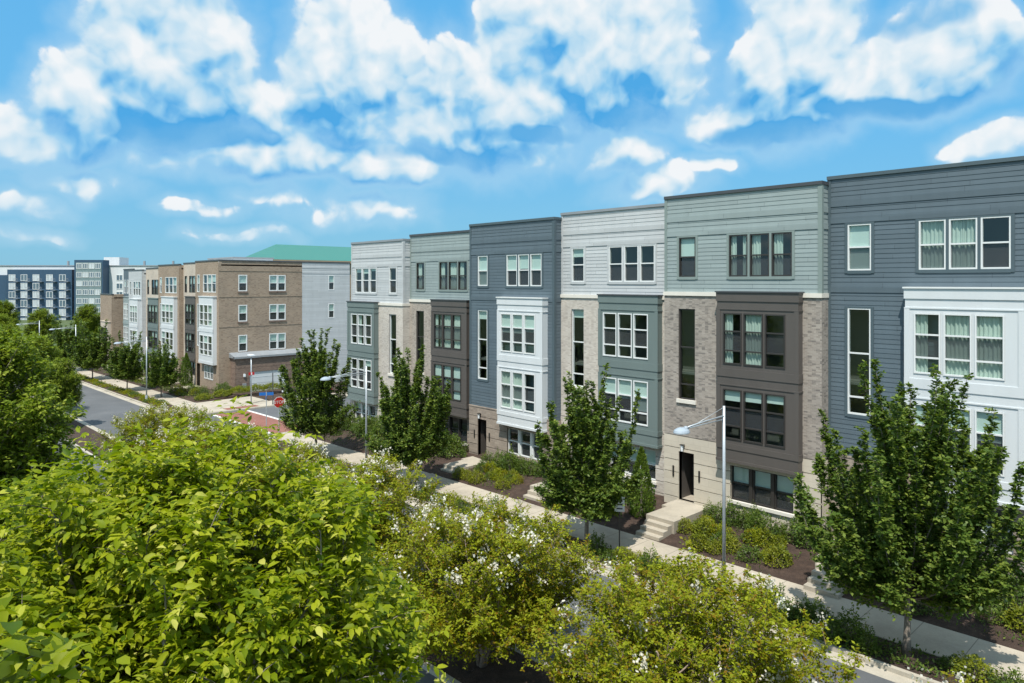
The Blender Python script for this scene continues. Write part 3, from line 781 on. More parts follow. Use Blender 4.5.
def blue_block():
    T = thing('apartment_block', 'large navy and white apartment block with glazed corner tower far down the street', 'apartment block', (-292.5, 40.2, -1.72), R(46.56))
    k = .3357; zp = lambda y: (282 - y) * k + 11 + 1.72
    navy = painted('navy_panel', (0.032, 0.072, 0.125), .5, .06); wh = MT['white']
    m = M(); m.box(-12, 54, 3, 20, 0, zp(266)); m.build('wall', wh, T)
    m = M(); m.box(-12.2, 54.2, 2.8, 20.2, zp(266), zp(265)); m.build('coping', MT['capgrey'], T)
    m = M(); m.box(7.3 * k, 72 * k, 0, 3, 0, zp(269.5)); m.box(-12, 5 * k, 1, 3, 0, zp(275)); m.build('navy_wing', navy, T)
    wn = painted('far_window_glass', (0.10, 0.15, 0.19), .15, .2); fr = MT['vinyl']
    def win(a, b, c, d, y, split=1, mat=fr, pane=wn):
        m = M(); m.cur = 0; t = .14
        m.box(a, b, y - .10, y - .01, c, c + t); m.box(a, b, y - .10, y - .01, d - t, d); m.box(a, a + t, y - .10, y - .01, c + t, d - t); m.box(b - t, b, y - .10, y - .01, c + t, d - t)
        for i in range(1, split):
            u = a + (b - a) * i / split; m.box(u - .07, u + .07, y - .09, y - .01, c + t, d - t)
        m.cur = 1; m.face((a + t, y - .04, c + t), (b - t, y - .04, c + t), (b - t, y - .04, d - t), (a + t, y - .04, d - t))
        m.build('window', [mat, pane], T)
    floors = [zp(y) for y in (326, 317, 308, 299, 290.5, 282, 273.5)]
    litp = painted('bright_window', (.42, .47, .50), .3, .25)
    for c, x in enumerate((9.6, 21.5, 33.5, 47, 60)):
        for i in range(6):
            z0_, z1_ = floors[i] + .35, floors[i + 1] - .35
            win((x - .6) * k, (x + 6.0) * k, z0_, z1_, 0, 2, fr, litp if (i + c) % 3 else wn)
        # balcony stack in the dark recess beside each window strip
        m = M()
        for i in range(6):
            m.box((x + 6.2) * k, (x + 10.5) * k, -1.2, 0, floors[i] + .0, floors[i] + .15)
            for q in range(5):
                u = (x + 6.3 + q) * k; m.box(u, u + .05, -1.18, -1.13, floors[i] + .15, floors[i] + 1.1)
            m.box((x + 6.2) * k, (x + 10.5) * k, -1.2, -1.12, floors[i] + 1.1, floors[i] + 1.17)
        m.build('balcony', MT['capgrey'], T)
    # corner tower
    m = M(); m.box(76 * k, 104.5 * k, -.9, 2.9, 0, zp(260)); tw = m.build('tower', navy, T)
    m = M(); m.box(77.8 * k, 103.2 * k, -1.02, -.9, 0, zp(262.5)); m.build('tower_glazing', painted('tower_panel', (.16, .22, .23), .35, .1), tw)
    tf = [zp(y) for y in (322, 313.3, 304.6, 295.9, 287.2, 278.5, 269.8)]
    for i in range(7):
        for j in range(4):
            x = 78.4 + j * 6.2
            win(x * k, (x + 5.5) * k, tf[i] + .35, tf[i] + 2.15, -1.02, 3, fr, wn if (i * 3 + j) % 4 else litp)
    m = M(); m.box(92 * k, 108 * k, 7, 13, zp(266), zp(256.5)); m.build('penthouse', wh, T)
    for i in range(2, 6):
        win(111.5 * k, 118 * k, floors[i] + .5, floors[i + 1] - .4, 3, 2)
    for x in (48.5, 128, 158):
        m = M(); m.box(x * k, (x + 1.6) * k, 10, 10.6, zp(266), zp(260)); m.build('chimney', MT['capgrey'], T)
blue_block()

# ------------------------------------------------------------------ plants
def norm(a): return a / (np.linalg.norm(a, axis=-1, keepdims=True) + 1e-9)

LEAFCACHE = {}
def leaf_mesh(name, pos, axis, nrm, length, width, mat, tint, shape='blade', droop=0.0):
    """many leaves in one mesh. blade: 9 verts folded along the midrib; quad: 4-vert diamond"""
    n = len(pos); axis = norm(axis); side = norm(np.cross(nrm, axis)); up = np.cross(axis, side)
    L = length[:, None]; Wd = (length * width)[:, None]
    if shape == 'blade':
        prof = [(0, 0), (.22, .30), (.58, .36), (1, 0)]
        mid = [pos + axis * L * t - up * L * droop * (t ** 2.2) + up * L * droop * .35 * t for t, _ in prof]
        lf = [mid[k] + side * Wd * prof[k][1] * 1.4 + up * L * .07 for k in (1, 2)]
        rt = [mid[k] - side * Wd * prof[k][1] * 1.4 + up * L * .07 for k in (1, 2)]
        V = np.stack(mid + lf + rt, 1)                # 8 verts
        F = [(0, 1, 4), (1, 2, 5, 4), (2, 3, 5), (0, 6, 1), (1, 6, 7, 2), (2, 7, 3)]
    else:
        V = np.stack([pos, pos + axis * L * .5 + side * Wd * .5, pos + axis * L - up * L * droop, pos + axis * L * .5 - side * Wd * .5], 1)
        F = [(0, 1, 2, 3)]
    k = V.shape[1]
    V = V.reshape(-1, 3)
    base = (np.arange(n) * k)
    loops = []; starts = []; tot = []
    off = 0
    fl = np.concatenate([np.array(f) for f in F]); cnt = np.array([len(f) for f in F])
    LI = (base[:, None] + fl[None, :]).reshape(-1)
    ct = np.tile(cnt, n); st = np.concatenate([[0], np.cumsum(ct)[:-1]])
    me = bpy.data.meshes.new(name)
    me.vertices.add(len(V)); me.vertices.foreach_set('co', V.astype(np.float32).ravel())
    me.loops.add(len(LI)); me.loops.foreach_set('vertex_index', LI.astype(np.int32))
    me.polygons.add(len(ct)); me.polygons.foreach_set('loop_start', st.astype(np.int32))
    me.update(calc_edges=True)
    at = me.attributes.new('tint', 'FLOAT', 'FACE'); at.data.foreach_set('value', np.repeat(tint, len(F)).astype(np.float32))
    me.materials.append(mat)
    me.validate()
    return me

def bez(p0, p1, p2, n):
    t = np.linspace(0, 1, n)[:, None]
    return (1 - t) ** 2 * p0 + 2 * t * (1 - t) * p1 + t * t * p2

def grow(seed, Ht, trunk_h, trunk_r, Rc, env, n_limb, n_twig, twig_len, leaf_len, leaf_gap, lift=0.6, droopy=0.15, multi=0, spire=0.0, inner=0.35, core=0.2, sub=3):
    """trunk + limbs (M) and leaf arrays. env(f) = crown radius share at height share f (0 crown foot, 1 top)"""
    g = np.random.default_rng(seed)
    wood = M()
    stems = []
    if multi:
        for k in range(multi):
            az = 2 * math.pi * k / multi + g.uniform(-.3, .3)
            o = np.array((math.cos(az), math.sin(az), 0))
            p = bez(o * .08, o * .25 + np.array((0, 0, Ht * .3)), o * Rc * .45 + np.array((0, 0, Ht * .78)), 9)
            p[1:-1] += g.normal(0, .03, (7, 3))
            stems.append(p); wood.tube(p, np.linspace(trunk_r, trunk_r * .3, 9), 6)
    else:
        top = Ht * (.72 if spire else .8)
        p = np.zeros((10, 3)); p[:, 2] = np.linspace(0, top, 10); p[1:, :2] = np.cumsum(g.normal(0, .02 * Ht / 8, (9, 2)), 0)
        stems.append(p); r = np.linspace(trunk_r, trunk_r * .22, 10); r[0] *= 1.35
        wood.tube(p, r, 8)
    P = []; A = []; Tn = []
    tips = []; TB = []; TD = []; TL = []
    zc0 = trunk_h; span = Ht - zc0
    for i in range(n_limb):
        st = stems[i % len(stems)]
        f = g.uniform(0.03, 1.0) ** .85                   # height share of the limb's end
        az = i * 2.39996 + g.uniform(-.5, .5)
        rad = Rc * env(f) * (1 if g.random() < .65 else g.uniform(inner, 1)) * g.uniform(.86, 1.08)
        end = np.array((math.cos(az) * rad, math.sin(az) * rad, zc0 + span * f))
        rise = lift * rad + .2
        zs = max(trunk_h * .92 if not multi else Ht * .2, end[2] - rise - g.uniform(0, .5))
        zs = min(zs, st[-1][2])
        j = np.interp(zs, st[:, 2], np.arange(len(st))); j0 = int(j); j1 = min(j0 + 1, len(st) - 1)
        s = st[j0] + (st[j1] - st[j0]) * (j - j0)
        ctrl = s * .5 + end * .5 + np.array((math.cos(az) * rad * .18, math.sin(az) * rad * .18, -rise * .12))
        q = bez(s, ctrl, end, 8)
        if spire and f > .35:
            ext = end + np.array((math.cos(az) * .18, math.sin(az) * .18, 1.0)) * spire * g.uniform(.15, 1.0) ** 1.4 * (1.2 - abs(f - .75))
            q = np.vstack([q, (end + ext) / 2 + g.normal(0, .04, 3), ext])
        ln = np.linalg.norm(np.diff(q, axis=0), axis=1).sum()
        wood.tube(q, np.linspace(max(.012, trunk_r * .30 * min(1, ln / 2.5)), .006, len(q)), 4, False)
        tips.append(q[-1])
        # twigs
        nt_ = max(4, int(n_twig * ln / max(1.2, Rc)))
        seglist = [(q, .55)]
        for t in range(nt_):
            u = core + (1 - core) * (t + g.random()) / nt_
            jj = u * (len(q) - 1); a0 = int(jj); a1 = min(a0 + 1, len(q) - 1)
            b0 = q[a0] + (q[a1] - q[a0]) * (jj - a0)
            d = norm(q[a1] - q[max(0, a1 - 1)])
            hd = g.normal(0, 1, 3); hd -= d * hd.dot(d); hd = norm(hd)
            d2 = norm(d * .7 + hd * .9 + np.array((0, 0, lift * .5)))
            l = twig_len * g.uniform(.5, 1.2) * (1.1 - .5 * u)
            if spire > 1: l *= 1.25 if b0[2] < Ht * .42 else (.62 if b0[2] < Ht * .75 else .45)
            tw = bez(b0, b0 + d2 * l * .6, b0 + d2 * l + np.array((0, 0, -droopy * l)), 4)
            wood.tube(tw, [.007, .005, .004, .002], 3, False)
            TB.append(b0); TD.append(d2); TL.append(l)
            tips.append(tw[-1])
            seglist.append((tw, 0.12))
        for sg, start in seglist:
            dl = np.linalg.norm(np.diff(sg, axis=0), axis=1); cum = np.concatenate([[0], np.cumsum(dl)])
            cnt = max(3, int(cum[-1] * (1 - start) / leaf_gap))
            s_ = np.linspace(cum[-1] * start, cum[-1], cnt)
            pp = np.stack([np.interp(s_, cum, sg[:, c]) for c in range(3)], 1)
            dd = norm(np.gradient(pp, axis=0)) if cnt > 1 else np.tile((0, 0, 1), (cnt, 1))
            sd = norm(np.cross(dd, np.array((0.05, 0.02, 1.0))) + 1e-4)
            alt = np.where(np.arange(cnt) % 2 == 0, 1.0, -1.0)[:, None]
            ax = dd * .55 + sd * alt * .85 + g.normal(0, .32, (cnt, 3)) + np.array((0, 0, -droopy))
            nn = np.array((0, 0, 1.0)) + g.normal(0, .42, (cnt, 3))
            P.append(pp + g.normal(0, leaf_len * .12, pp.shape)); A.append(ax); Tn.append((nn, np.full(cnt, g.normal(0, .10))))
    TB = np.array(TB); TD = np.array(TD); TL = np.array(TL); nn_ = len(TB)
    for _ in range(sub):
        u = g.uniform(.15, 1.0, nn_)[:, None]
        b = TB + TD * TL[:, None] * u
        d = norm(TD * .5 + g.normal(0, .62, (nn_, 3)) + np.array((0, 0, .25 * lift)))
        k = max(4, int(twig_len * .75 / leaf_gap))
        t = np.linspace(.08, 1, k)[None, :, None]
        pp = b[:, None, :] + d[:, None, :] * (TL * .75)[:, None, None] * t
        pp[:, :, 2] -= droopy * .5 * (TL * .75)[:, None] * t[:, :, 0] ** 2
        sd = norm(np.cross(d, np.array((0.05, 0.02, 1.0))) + 1e-4)[:, None, :] * np.where(np.arange(k) % 2 == 0, 1.0, -1.0)[None, :, None]
        ax = (d[:, None, :] * .55 + sd * .85 + g.normal(0, .32, pp.shape) + np.array((0, 0, -droopy))).reshape(-1, 3)
        pp = pp.reshape(-1, 3)
        P.append(pp + g.normal(0, leaf_len * .15, pp.shape)); A.append(ax)
        Tn.append((np.array((0, 0, 1.0)) + g.normal(0, .42, pp.shape), np.repeat(g.normal(0, .10, nn_), k)))
    P = np.vstack(P); A = np.vstack(A); nr = np.vstack([t[0] for t in Tn]); tw = np.concatenate([t[1] for t in Tn])
    tint = np.clip(.5 + tw * 1.5 + g.normal(0, .19, len(P)), 0, 1)
    ln = leaf_len * g.uniform(.5, 1.3, len(P))
    return wood, (P, A, nr, ln, tint), np.array(tips)

LM = {
 'lime': leaf_mat('yellow_green_leaf', [(0, (0.068, 0.122, 0.004)), (.45, (0.198, 0.250, 0.005)), (.8, (0.34, 0.37, 0.016)), (1, (0.52, 0.51, 0.11))], .45, .52, spec=.2),
 'mid': leaf_mat('mid_green_leaf', [(0, (0.080, 0.135, 0.012)), (.5, (0.160, 0.220, 0.016)), (1, (0.30, 0.345, 0.05))], .38, .55, spec=.2),
 'dark': leaf_mat('dark_green_leaf', [(0, (0.038, 0.082, 0.014)), (.5, (0.086, 0.142, 0.021)), (1, (0.21, 0.265, 0.045))], .36, .5, spec=.25),
 'myrtle': leaf_mat('crepe_myrtle_leaf', [(0, (0.185, 0.092, 0.007)), (.24, (0.215, 0.175, 0.007)), (.5, (0.192, 0.225, 0.007)), (1, (0.33, 0.365, 0.018))], .42, .55, spec=.2),
 'gold': leaf_mat('golden_shrub_leaf', [(0, (0.08, 0.115, 0.010)), (.5, (0.175, 0.205, 0.012)), (1, (0.33, 0.32, 0.03))], .36, .5),
 'shrub': leaf_mat('shrub_leaf', [(0, (0.035, 0.070, 0.012)), (.5, (0.075, 0.125, 0.016)), (1, (0.17, 0.21, 0.03))], .3, .5),
 'conifer': leaf_mat('arborvitae_leaf', [(0, (0.045, 0.095, 0.010)), (.5, (0.085, 0.145, 0.014)), (1, (0.15, 0.21, 0.02))], .2, .6),
 'bloom': leaf_mat('white_blossom_petal', [(0, (0.56, 0.52, 0.42)), (1, (0.70, 0.68, 0.60))], .3, .7, (1, 1, 1)),
}

def tree(name, label, cat, loc, seed, leafmat, width=.55, shape='quad', rz=0.0, group=None, bark='bark', bloom=0, tshift=0, **kw):
    T = thing(name, label, cat, loc, rz, group)
    wood, (P, A, nr, ln, tint), tips = grow(seed, **kw)
    wood.build('trunk', MT[bark], T, True)
    cr = obj('crown', leaf_mesh('crown', P, A, nr, ln, width, LM[leafmat], np.clip(tint + tshift, 0, 1), shape, .28 if shape == 'blade' else .12), T)
    if bloom:
        g = np.random.default_rng(seed + 99)
        H_ = kw['Ht']; hi = tips[(tips[:, 2] > H_ * .62) | (np.hypot(tips[:, 0], tips[:, 1]) > kw['Rc'] * .95)]
        pick = hi[g.choice(len(hi), min(bloom, len(hi)), False)]
        bp = []; 
        for c in pick:
            n = int(g.integers(16, 40)); s = g.uniform(.045, .10)
            q = c + np.array((0, 0, .15)) + norm(c * np.array((1, 1, .4))) * .08 + g.normal(0, 1, (n, 3)) * np.array((s, s, s * 1.25)); bp.append(q)
        bp = np.vstack(bp); n = len(bp)
        obj('blossom', leaf_mesh('blossom', bp, g.normal(0, 1, (n, 3)), g.normal(0, 1, (n, 3)), np.full(n, .072) * g.uniform(.7, 1.3, n), .9, LM['bloom'], g.uniform(0, 1, n), 'quad'), T)
    return T

env_vase = lambda f: .45 + .55 * (f / .25) ** .7 if f < .25 else max(.12, 1 - ((f - .25) / .86) ** 1.9)
env_ball = lambda f: math.sqrt(max(.03, 1 - (2 * f - .85) ** 2 / 1.35)) if f < .99 else .2
env_dome = lambda f: (.72 + .28 * f / .35) if f < .35 else math.sqrt(max(.02, 1 - ((f - .35) / .66) ** 2))

TREE_SUB = 3
SG = 'street trees along the sidewalk'
def sidewalk_tree(label, x, y, seed, Ht, Rc, n=66, leaf=.125, gap=.042, th=1.5, tr=.10, tw=26):
    return tree('street_tree', label, 'tree', (x, y, zg(x) + .12), seed, 'dark', .66, 'quad', group=SG, tshift=.05, Ht=Ht, trunk_h=th, trunk_r=tr, Rc=Rc, env=env_vase,
                n_limb=n, n_twig=tw, twig_len=.55, leaf_len=leaf, leaf_gap=gap, lift=1.45, droopy=.10, spire=2.0, sub=3, inner=.4)
sidewalk_tree('tallest dark green street tree, before the slate townhouse at the near end', -7.2, 22.6, 11, 6.9, 2.95, 108, th=1.8, tw=28)
sidewalk_tree('dark green street tree before the sage bay of the pale grey townhouse', -19.4, 22.6, 12, 5.7, 2.25)
sidewalk_tree('dark green street tree hiding the tan brick of the brown-bay townhouse', -31.9, 22.6, 13, 6.2, 2.2)
sidewalk_tree('dark green street tree at the side street corner, behind the stop sign', -42.2, 22.6, 14, 6.7, 2.4)
far = sidewalk_tree('small street tree before the brown corner townhouse, beside a lamp post', -77.0, 24.0, 15, 4.2, 1.95, 60, .17, .07, 1.3, .07, 18)
dup(far, (-84.6, 22.9, zg(-84.6) + .12), 1.9, 1.08, 'small street tree before the far row, second past the side street')
dup(far, (-99.0, 22.9, zg(-99) + .12), 4.1, 1.2, 'street tree before the pale sided house of the far row')
dup(far, (-112.0, 22.9, zg(-112) + .12), 5.0, 1.3, 'street tree at the far end of the brick row')

# crepe myrtles on the median
CMK = dict(trunk_h=1.5, trunk_r=.075, env=env_dome, n_limb=120, n_twig=19, twig_len=.66, leaf_len=.086, leaf_gap=.036, lift=.75, droopy=.10, multi=6, inner=.45, sub=3)
CG = 'white-flowering crepe myrtles on the median'
cmA = tree('crepe_myrtle', 'olive crepe myrtle in the road median before the steps, few white flowers', 'tree', (-8.5, 13.4, zg(-8.5) + .1), 21, 'myrtle', .6, 'quad', 0.4, CG, 'barkpale', bloom=30, tshift=.02, Ht=4.45, Rc=3.3, **CMK)
cmB = tree('crepe_myrtle', 'olive crepe myrtle full of white flowers, its pale stems showing over mulch', 'tree', (-15.4, 13.4, zg(-15.4) + .1), 22, 'myrtle', .6, 'quad', 0, CG, 'barkpale', bloom=85, tshift=.03, Ht=4.35, Rc=3.3, **CMK)
dup(cmB, (-22.3, 13.5, zg(-22.3) + .1), 2.2, 1.04, 'white-flowered crepe myrtle below the slate-blue townhouse, half behind the lime tree')
dup(cmB, (-29.2, 13.5, zg(-29.2) + .1), 4.0, .96, 'white-flowered crepe myrtle just beyond the lime tree, facing the stop sign')
dup(cmB, (-36.2, 13.5, zg(-36.2) + .1), 1.0, .95, 'white-flowered crepe myrtle opposite the crosswalk')
dup(cmB, (-43.2, 13.5, zg(-43.2) + .1), 5.1, .95, 'white-flowered crepe myrtle farthest down the median')
dup(cmB, (-2.2, 13.3, zg(-2.2) + .1), 3.1, .90, 'white-flowered crepe myrtle nearest the frame corner, below the tallest street tree')

# foreground trees
NG = 'trees on the near verge'
tree('shade_tree', 'bright lime-green broadleaf tree filling the near corner', 'tree', (-8.25, 2.65, zg(-8) + .1), 31, 'lime', .44, 'blade', 0, None, Ht=8.55, trunk_h=3.6, trunk_r=.16, Rc=2.55,
     env=env_ball, n_limb=200, n_twig=20, twig_len=.75, leaf_len=.108, leaf_gap=.046, lift=.9, droopy=.25, sub=3, spire=.6)
tree('shade_tree', 'lime-green tree whose big leaves poke in at the bottom corner', 'tree', (-3.2, 0.0, zg(-3) + .1), 32, 'lime', .44, 'blade', 0, None, Ht=9.6, trunk_h=6.6, trunk_r=.12, Rc=.8,
     env=env_ball, n_limb=90, n_twig=16, twig_len=.55, leaf_len=.115, leaf_gap=.06, lift=.7, droopy=.28, sub=2)
t3 = tree('shade_tree', 'mid-green bushy tree rising at the picture edge below the navy block', 'tree', (-29.0, 3.5, zg(-29) + .1), 33, 'mid', .55, 'quad', 0, None, Ht=9.3, trunk_h=2.6, trunk_r=.17, Rc=2.55,
     env=env_ball, n_limb=150, n_twig=18, twig_len=.85, leaf_len=.15, leaf_gap=.06, lift=.8, droopy=.2, sub=3)
dup(t3, (-39, 3.4, zg(-38) + .1), 2.0, .98, 'mid-green bushy tree just behind the bushy edge tree')
for k, (x, y, s, lb) in enumerate([(-66, 13.0, .58, 'dark tree on the median opposite the brown corner townhouse'),
                                   (-75, 13.0, .74, 'dark tree on the median opposite the beige townhouse'),
                                   (-92, 13.2, .78, 'dark tree far along the median near a street lamp'),
                                   (-118, 16.5, .82, 'tree where the road ends before the navy block'),
                                   (-135, 24.0, .86, 'broad tree beyond the far row, under the glazed tower'),
                                   (-150, 34.0, .9, 'tree behind the low brick house below the tower'),
                                   (-150, 17.0, .9, 'tree under the navy wing, farthest down the street'),
                                   (-170, 24.0, .95, 'rear tree at the foot of the navy block')]):
    dup(t3, (x, y, zg(x) + .1), 1.3 * k, s, lb)

# shrubs
def shrub_mesh(seed, rx, rz, n, leaf, mat, width=.6, spiky=0.0, cone=False):
    g = np.random.default_rng(seed)
    d = norm(g.normal(0, 1, (n, 3))); d[:, 2] = np.abs(d[:, 2])
    lump = 1 + .22 * np.sin(3.1 * d[:, 0] * 2 + seed) * np.cos(2.7 * d[:, 1] * 2) + .12 * np.sin(9 * d[:, 0] + 7 * d[:, 2])
    r = g.uniform(.45, 1, n) ** .45 * lump
    if cone:
        h = g.uniform(0, 1, n) ** 1.15; az = g.uniform(0, 6.283, n)
        rr = rx * (1 - h ** 1.7) ** .9 * (g.uniform(.5, 1, n) ** .4) * (1 + .12 * np.sin(az * 5 + h * 9)) * np.clip(.75 + h * 2, 0, 1)
        P = np.stack([rr * np.cos(az), rr * np.sin(az), h * rz], 1)
        A = np.stack([np.cos(az) * .5, np.sin(az) * .5, np.full(n, .9)], 1) + g.normal(0, .3, (n, 3)); nr = np.stack([np.cos(az), np.sin(az), np.full(n, .3)], 1) + g.normal(0, .4, (n, 3))
    else:
        P = d * r[:, None] * np.array((rx, rx, rz)) + np.array((0, 0, .03))
        A = d * .7 + g.normal(0, .5, (n, 3)) + np.array((0, 0, spiky)); nr = np.array((0, 0, 1)) + d * .6 + g.normal(0, .5, (n, 3))
    t = np.clip(.5 + .12 * np.sin(P[:, 0] * 6 + seed) + g.normal(0, .16, n), 0, 1)
    return leaf_mesh('foliage', P, A, nr, leaf * g.uniform(.6, 1.25, n), width, LM[mat], t, 'quad', .1)

def stems_mesh(seed, rx, rz, n=9):
    g = np.random.default_rng(seed + 5); m = M()
    for k in range(n):
        a = g.uniform(0, 6.28); p = np.array((math.cos(a) * rx * g.uniform(.2, .7), math.sin(a) * rx * g.uniform(.2, .7), rz * g.uniform(.5, .85)))
        m.tube([(0, 0, -.05), p * .5 + np.array((0, 0, .05)), p], [.014, .01, .005], 4, False)
    return m.mesh('stems', MT['bark'])

SHR = {}
for key, a in dict(dark=(51, .48, 1.05, 1500, .085, 'dark'), mid=(52, .55, .85, 1400, .085, 'shrub'), gold=(53, .50, .62, 1200, .085, 'gold'),
                   low=(54, .55, .38, 1000, .08, 'shrub'), spiky=(55, .45, .55, 1000, .10, 'gold'), hedge=(56, 1.0, .95, 3000, .10, 'shrub'), ghedge=(59, 1.15, .95, 3200, .12, 'gold'), red=(57, .45, .5, 1000, .07, 'myrtle')).items():
    SHR[key] = (shrub_mesh(*a), stems_mesh(a[0], a[1], a[2]))
conem = shrub_mesh(58, .62, 3.1, 5200, .11, 'conifer', .5, 0, True)
conest = M().tube([(0, 0, -.1), (0, 0, 2.4)], [.07, .02], 6).mesh('trunk', MT['bark'])

def bed_z(x, y): return zg(x) + (.16 + .46 * min(1, max(0, (y - 25.1) / 4.6)) if y > 25.1 else .12)
def shrub(kind, x, y, s, label, group=None, name='shrub', cat='shrub', sz=1.0):
    T = thing(name, label, cat, (x, y, bed_z(x, y)), rnd.uniform(0, 6.28), group)
    T.scale = (s, s, s * sz)
    fm, sm = SHR[kind]
    obj('foliage', fm, T); obj('stems', sm, T)
    return T
def conifer(x, y, s, label):
    T = thing('arborvitae', label, 'conifer', (x, y, bed_z(x, y)), rnd.uniform(0, 6), None); T.scale = (s, s, s)
    obj('crown', conem, T); obj('trunk', conest, T)
conifer(-19.8, 26.95, 1.0, 'narrow cone-shaped conifer beside the cream stone entry')
conifer(-82.4, 28.3, 1.12, 'narrow cone-shaped conifer between two far brick townhouses')

BG = 'shrubs in the planting beds'
def bed(x0, x1, where, kinds, n, ya=25.7, yb=28.6, seed=1, sc=1.0):
    g = random.Random(seed)
    words = {'dark': 'dark green upright shrub', 'mid': 'mid-green rounded shrub', 'gold': 'yellow-green mounded shrub', 'low': 'low spreading shrub', 'spiky': 'golden spiky shrub', 'hedge': 'large rounded bush', 'red': 'russet-tipped small shrub'}
    cnt = {}
    ords = ['first', 'second', 'third', 'fourth', 'fifth', 'sixth', 'seventh', 'eighth', 'ninth', 'tenth', 'eleventh', 'twelfth', 'thirteenth', 'fourteenth', 'fifteenth', 'sixteenth', 'seventeenth']
    for k in range(n):
        kind = kinds[k % len(kinds)]
        x = x0 + (x1 - x0) * (k + .5 + g.uniform(-.25, .25)) / n
        back = kind in ('dark', 'mid', 'hedge')
        y = g.uniform(yb - .8, yb) if back else g.uniform(ya - .25, yb - 1.0)
        i = cnt.get(kind, 0); cnt[kind] = i + 1
        shrub(kind, x, y, g.uniform(.7, 1.15) * sc, f'{ords[i]} {words[kind]} {where}', BG)
bed(-17.35, -12.6, 'from the steps under the dark brown bay', ['gold', 'dark', 'low', 'red', 'mid', 'gold', 'low', 'dark', 'spiky', 'red', 'mid', 'low', 'gold', 'dark'], 28, seed=3, sc=.92)
bed(-31.6, -27.4, 'from the entry under the slate house\'s white bay', ['mid', 'gold', 'low', 'dark', 'gold', 'red', 'mid'], 22, seed=4, sc=.95)
bed(-36.6, -34.9, 'on the far side of the slate house\'s entry', ['dark', 'mid', 'hedge'], 3, seed=5)
bed(-24.2, -20.9, 'under the pale house with sage bay', ['gold', 'low', 'mid', 'spiky', 'red'], 13, seed=6)
bed(-47.5, -43.2, 'below the end townhouse, from the side street', ['mid', 'hedge', 'low', 'mid', 'dark'], 10, seed=7)
bed(-9.0, -4.6, 'in the bed behind the tallest street tree', ['hedge', 'mid', 'low', 'hedge', 'spiky', 'dark'], 12, 25.5, 28.2, seed=8)
bed(-4.4, 2.0, 'in the last bed at the near end', ['mid', 'low', 'hedge', 'gold'], 9, 25.5, 28.2, seed=9)
bed(-40.6, -36.9, 'under the tan brick house', ['hedge', 'mid', 'low'], 6, seed=12)
# tree strip shrubs
def strip_shrubs(x0, x1, n, where, kinds, seed):
    g = random.Random(seed)
    ords = ['first', 'second', 'third', 'fourth', 'fifth', 'sixth', 'seventh', 'eighth', 'ninth', 'tenth', 'eleventh', 'twelfth']
    words = {'dark': 'dark green clump', 'low': 'low green clump', 'mid': 'mid-green clump', 'spiky': 'golden grassy clump', 'red': 'russet clump', 'gold': 'yellow-green clump'}
    cnt = {}
    for k in range(n):
        kind = kinds[k % len(kinds)]; x = x0 + (x1 - x0) * (k + .5 + g.uniform(-.2, .2)) / n
        i = cnt.get(kind, 0); cnt[kind] = i + 1
        shrub(kind, x, g.uniform(22.0, 22.8), g.uniform(.75, 1.1), f'{ords[i]} {words[kind]} {where}', 'low shrubs in the tree strip', sz=.75)
strip_shrubs(-11.6, -7.9, 7, 'in the kerb strip leading to the tallest street tree', ['dark', 'mid', 'dark'], 1)
strip_shrubs(-6.6, -1.0, 7, 'in the kerb strip past the tallest street tree', ['low', 'gold', 'mid'], 2)
strip_shrubs(-19.0, -13.8, 8, 'in the kerb strip by the steps', ['dark', 'low', 'gold', 'red'], 3)
strip_shrubs(-31, -20.4, 10, 'in the kerb strip before the pale and slate houses', ['low', 'dark', 'red', 'low'], 4)
strip_shrubs(-84.0, -70.5, 8, 'in the far kerb strip past the side street', ['red', 'low', 'low', 'red'], 5)
strip_shrubs(-104.0, -86, 6, 'in the kerb strip at the far end', ['red', 'low'], 6)
# plants round the brown corner house
shrub('hedge', -72.9, 28.7, .95, 'rounded bush at the corner of the brown townhouse', None)
for k, (x, y, s) in enumerate([(-71.7, 26.3, .72), (-71.6, 28.0, .78), (-71.5, 29.7, .80), (-71.4, 31.4, .82), (-71.3, 33.1, .82)]):
    shrub('ghedge', x, y, s, ['hedge bush nearest the road end of the low hedge', 'hedge bush nearest the garage wall corner', 'hedge bush before the white garage door', 'hedge bush below the garage door middle', 'hedge bush at the end of the low hedge'][k], 'low hedge by the garage', 'hedge_bush', 'hedge', .7)
shrub('ghedge', -69.8, 36.4, 1.25, 'large yellow-green bush by the driveway of the garage', None)
bed(-80.0, -74.0, 'in the bed of the brown corner townhouse', ['red', 'low', 'gold', 'mid'], 8, 25.8, 28.0, seed=21)
bed(-93.0, -84.0, 'in the beds of the far brick houses', ['low', 'red', 'mid'], 8, 25.8, 28.0, seed=22)

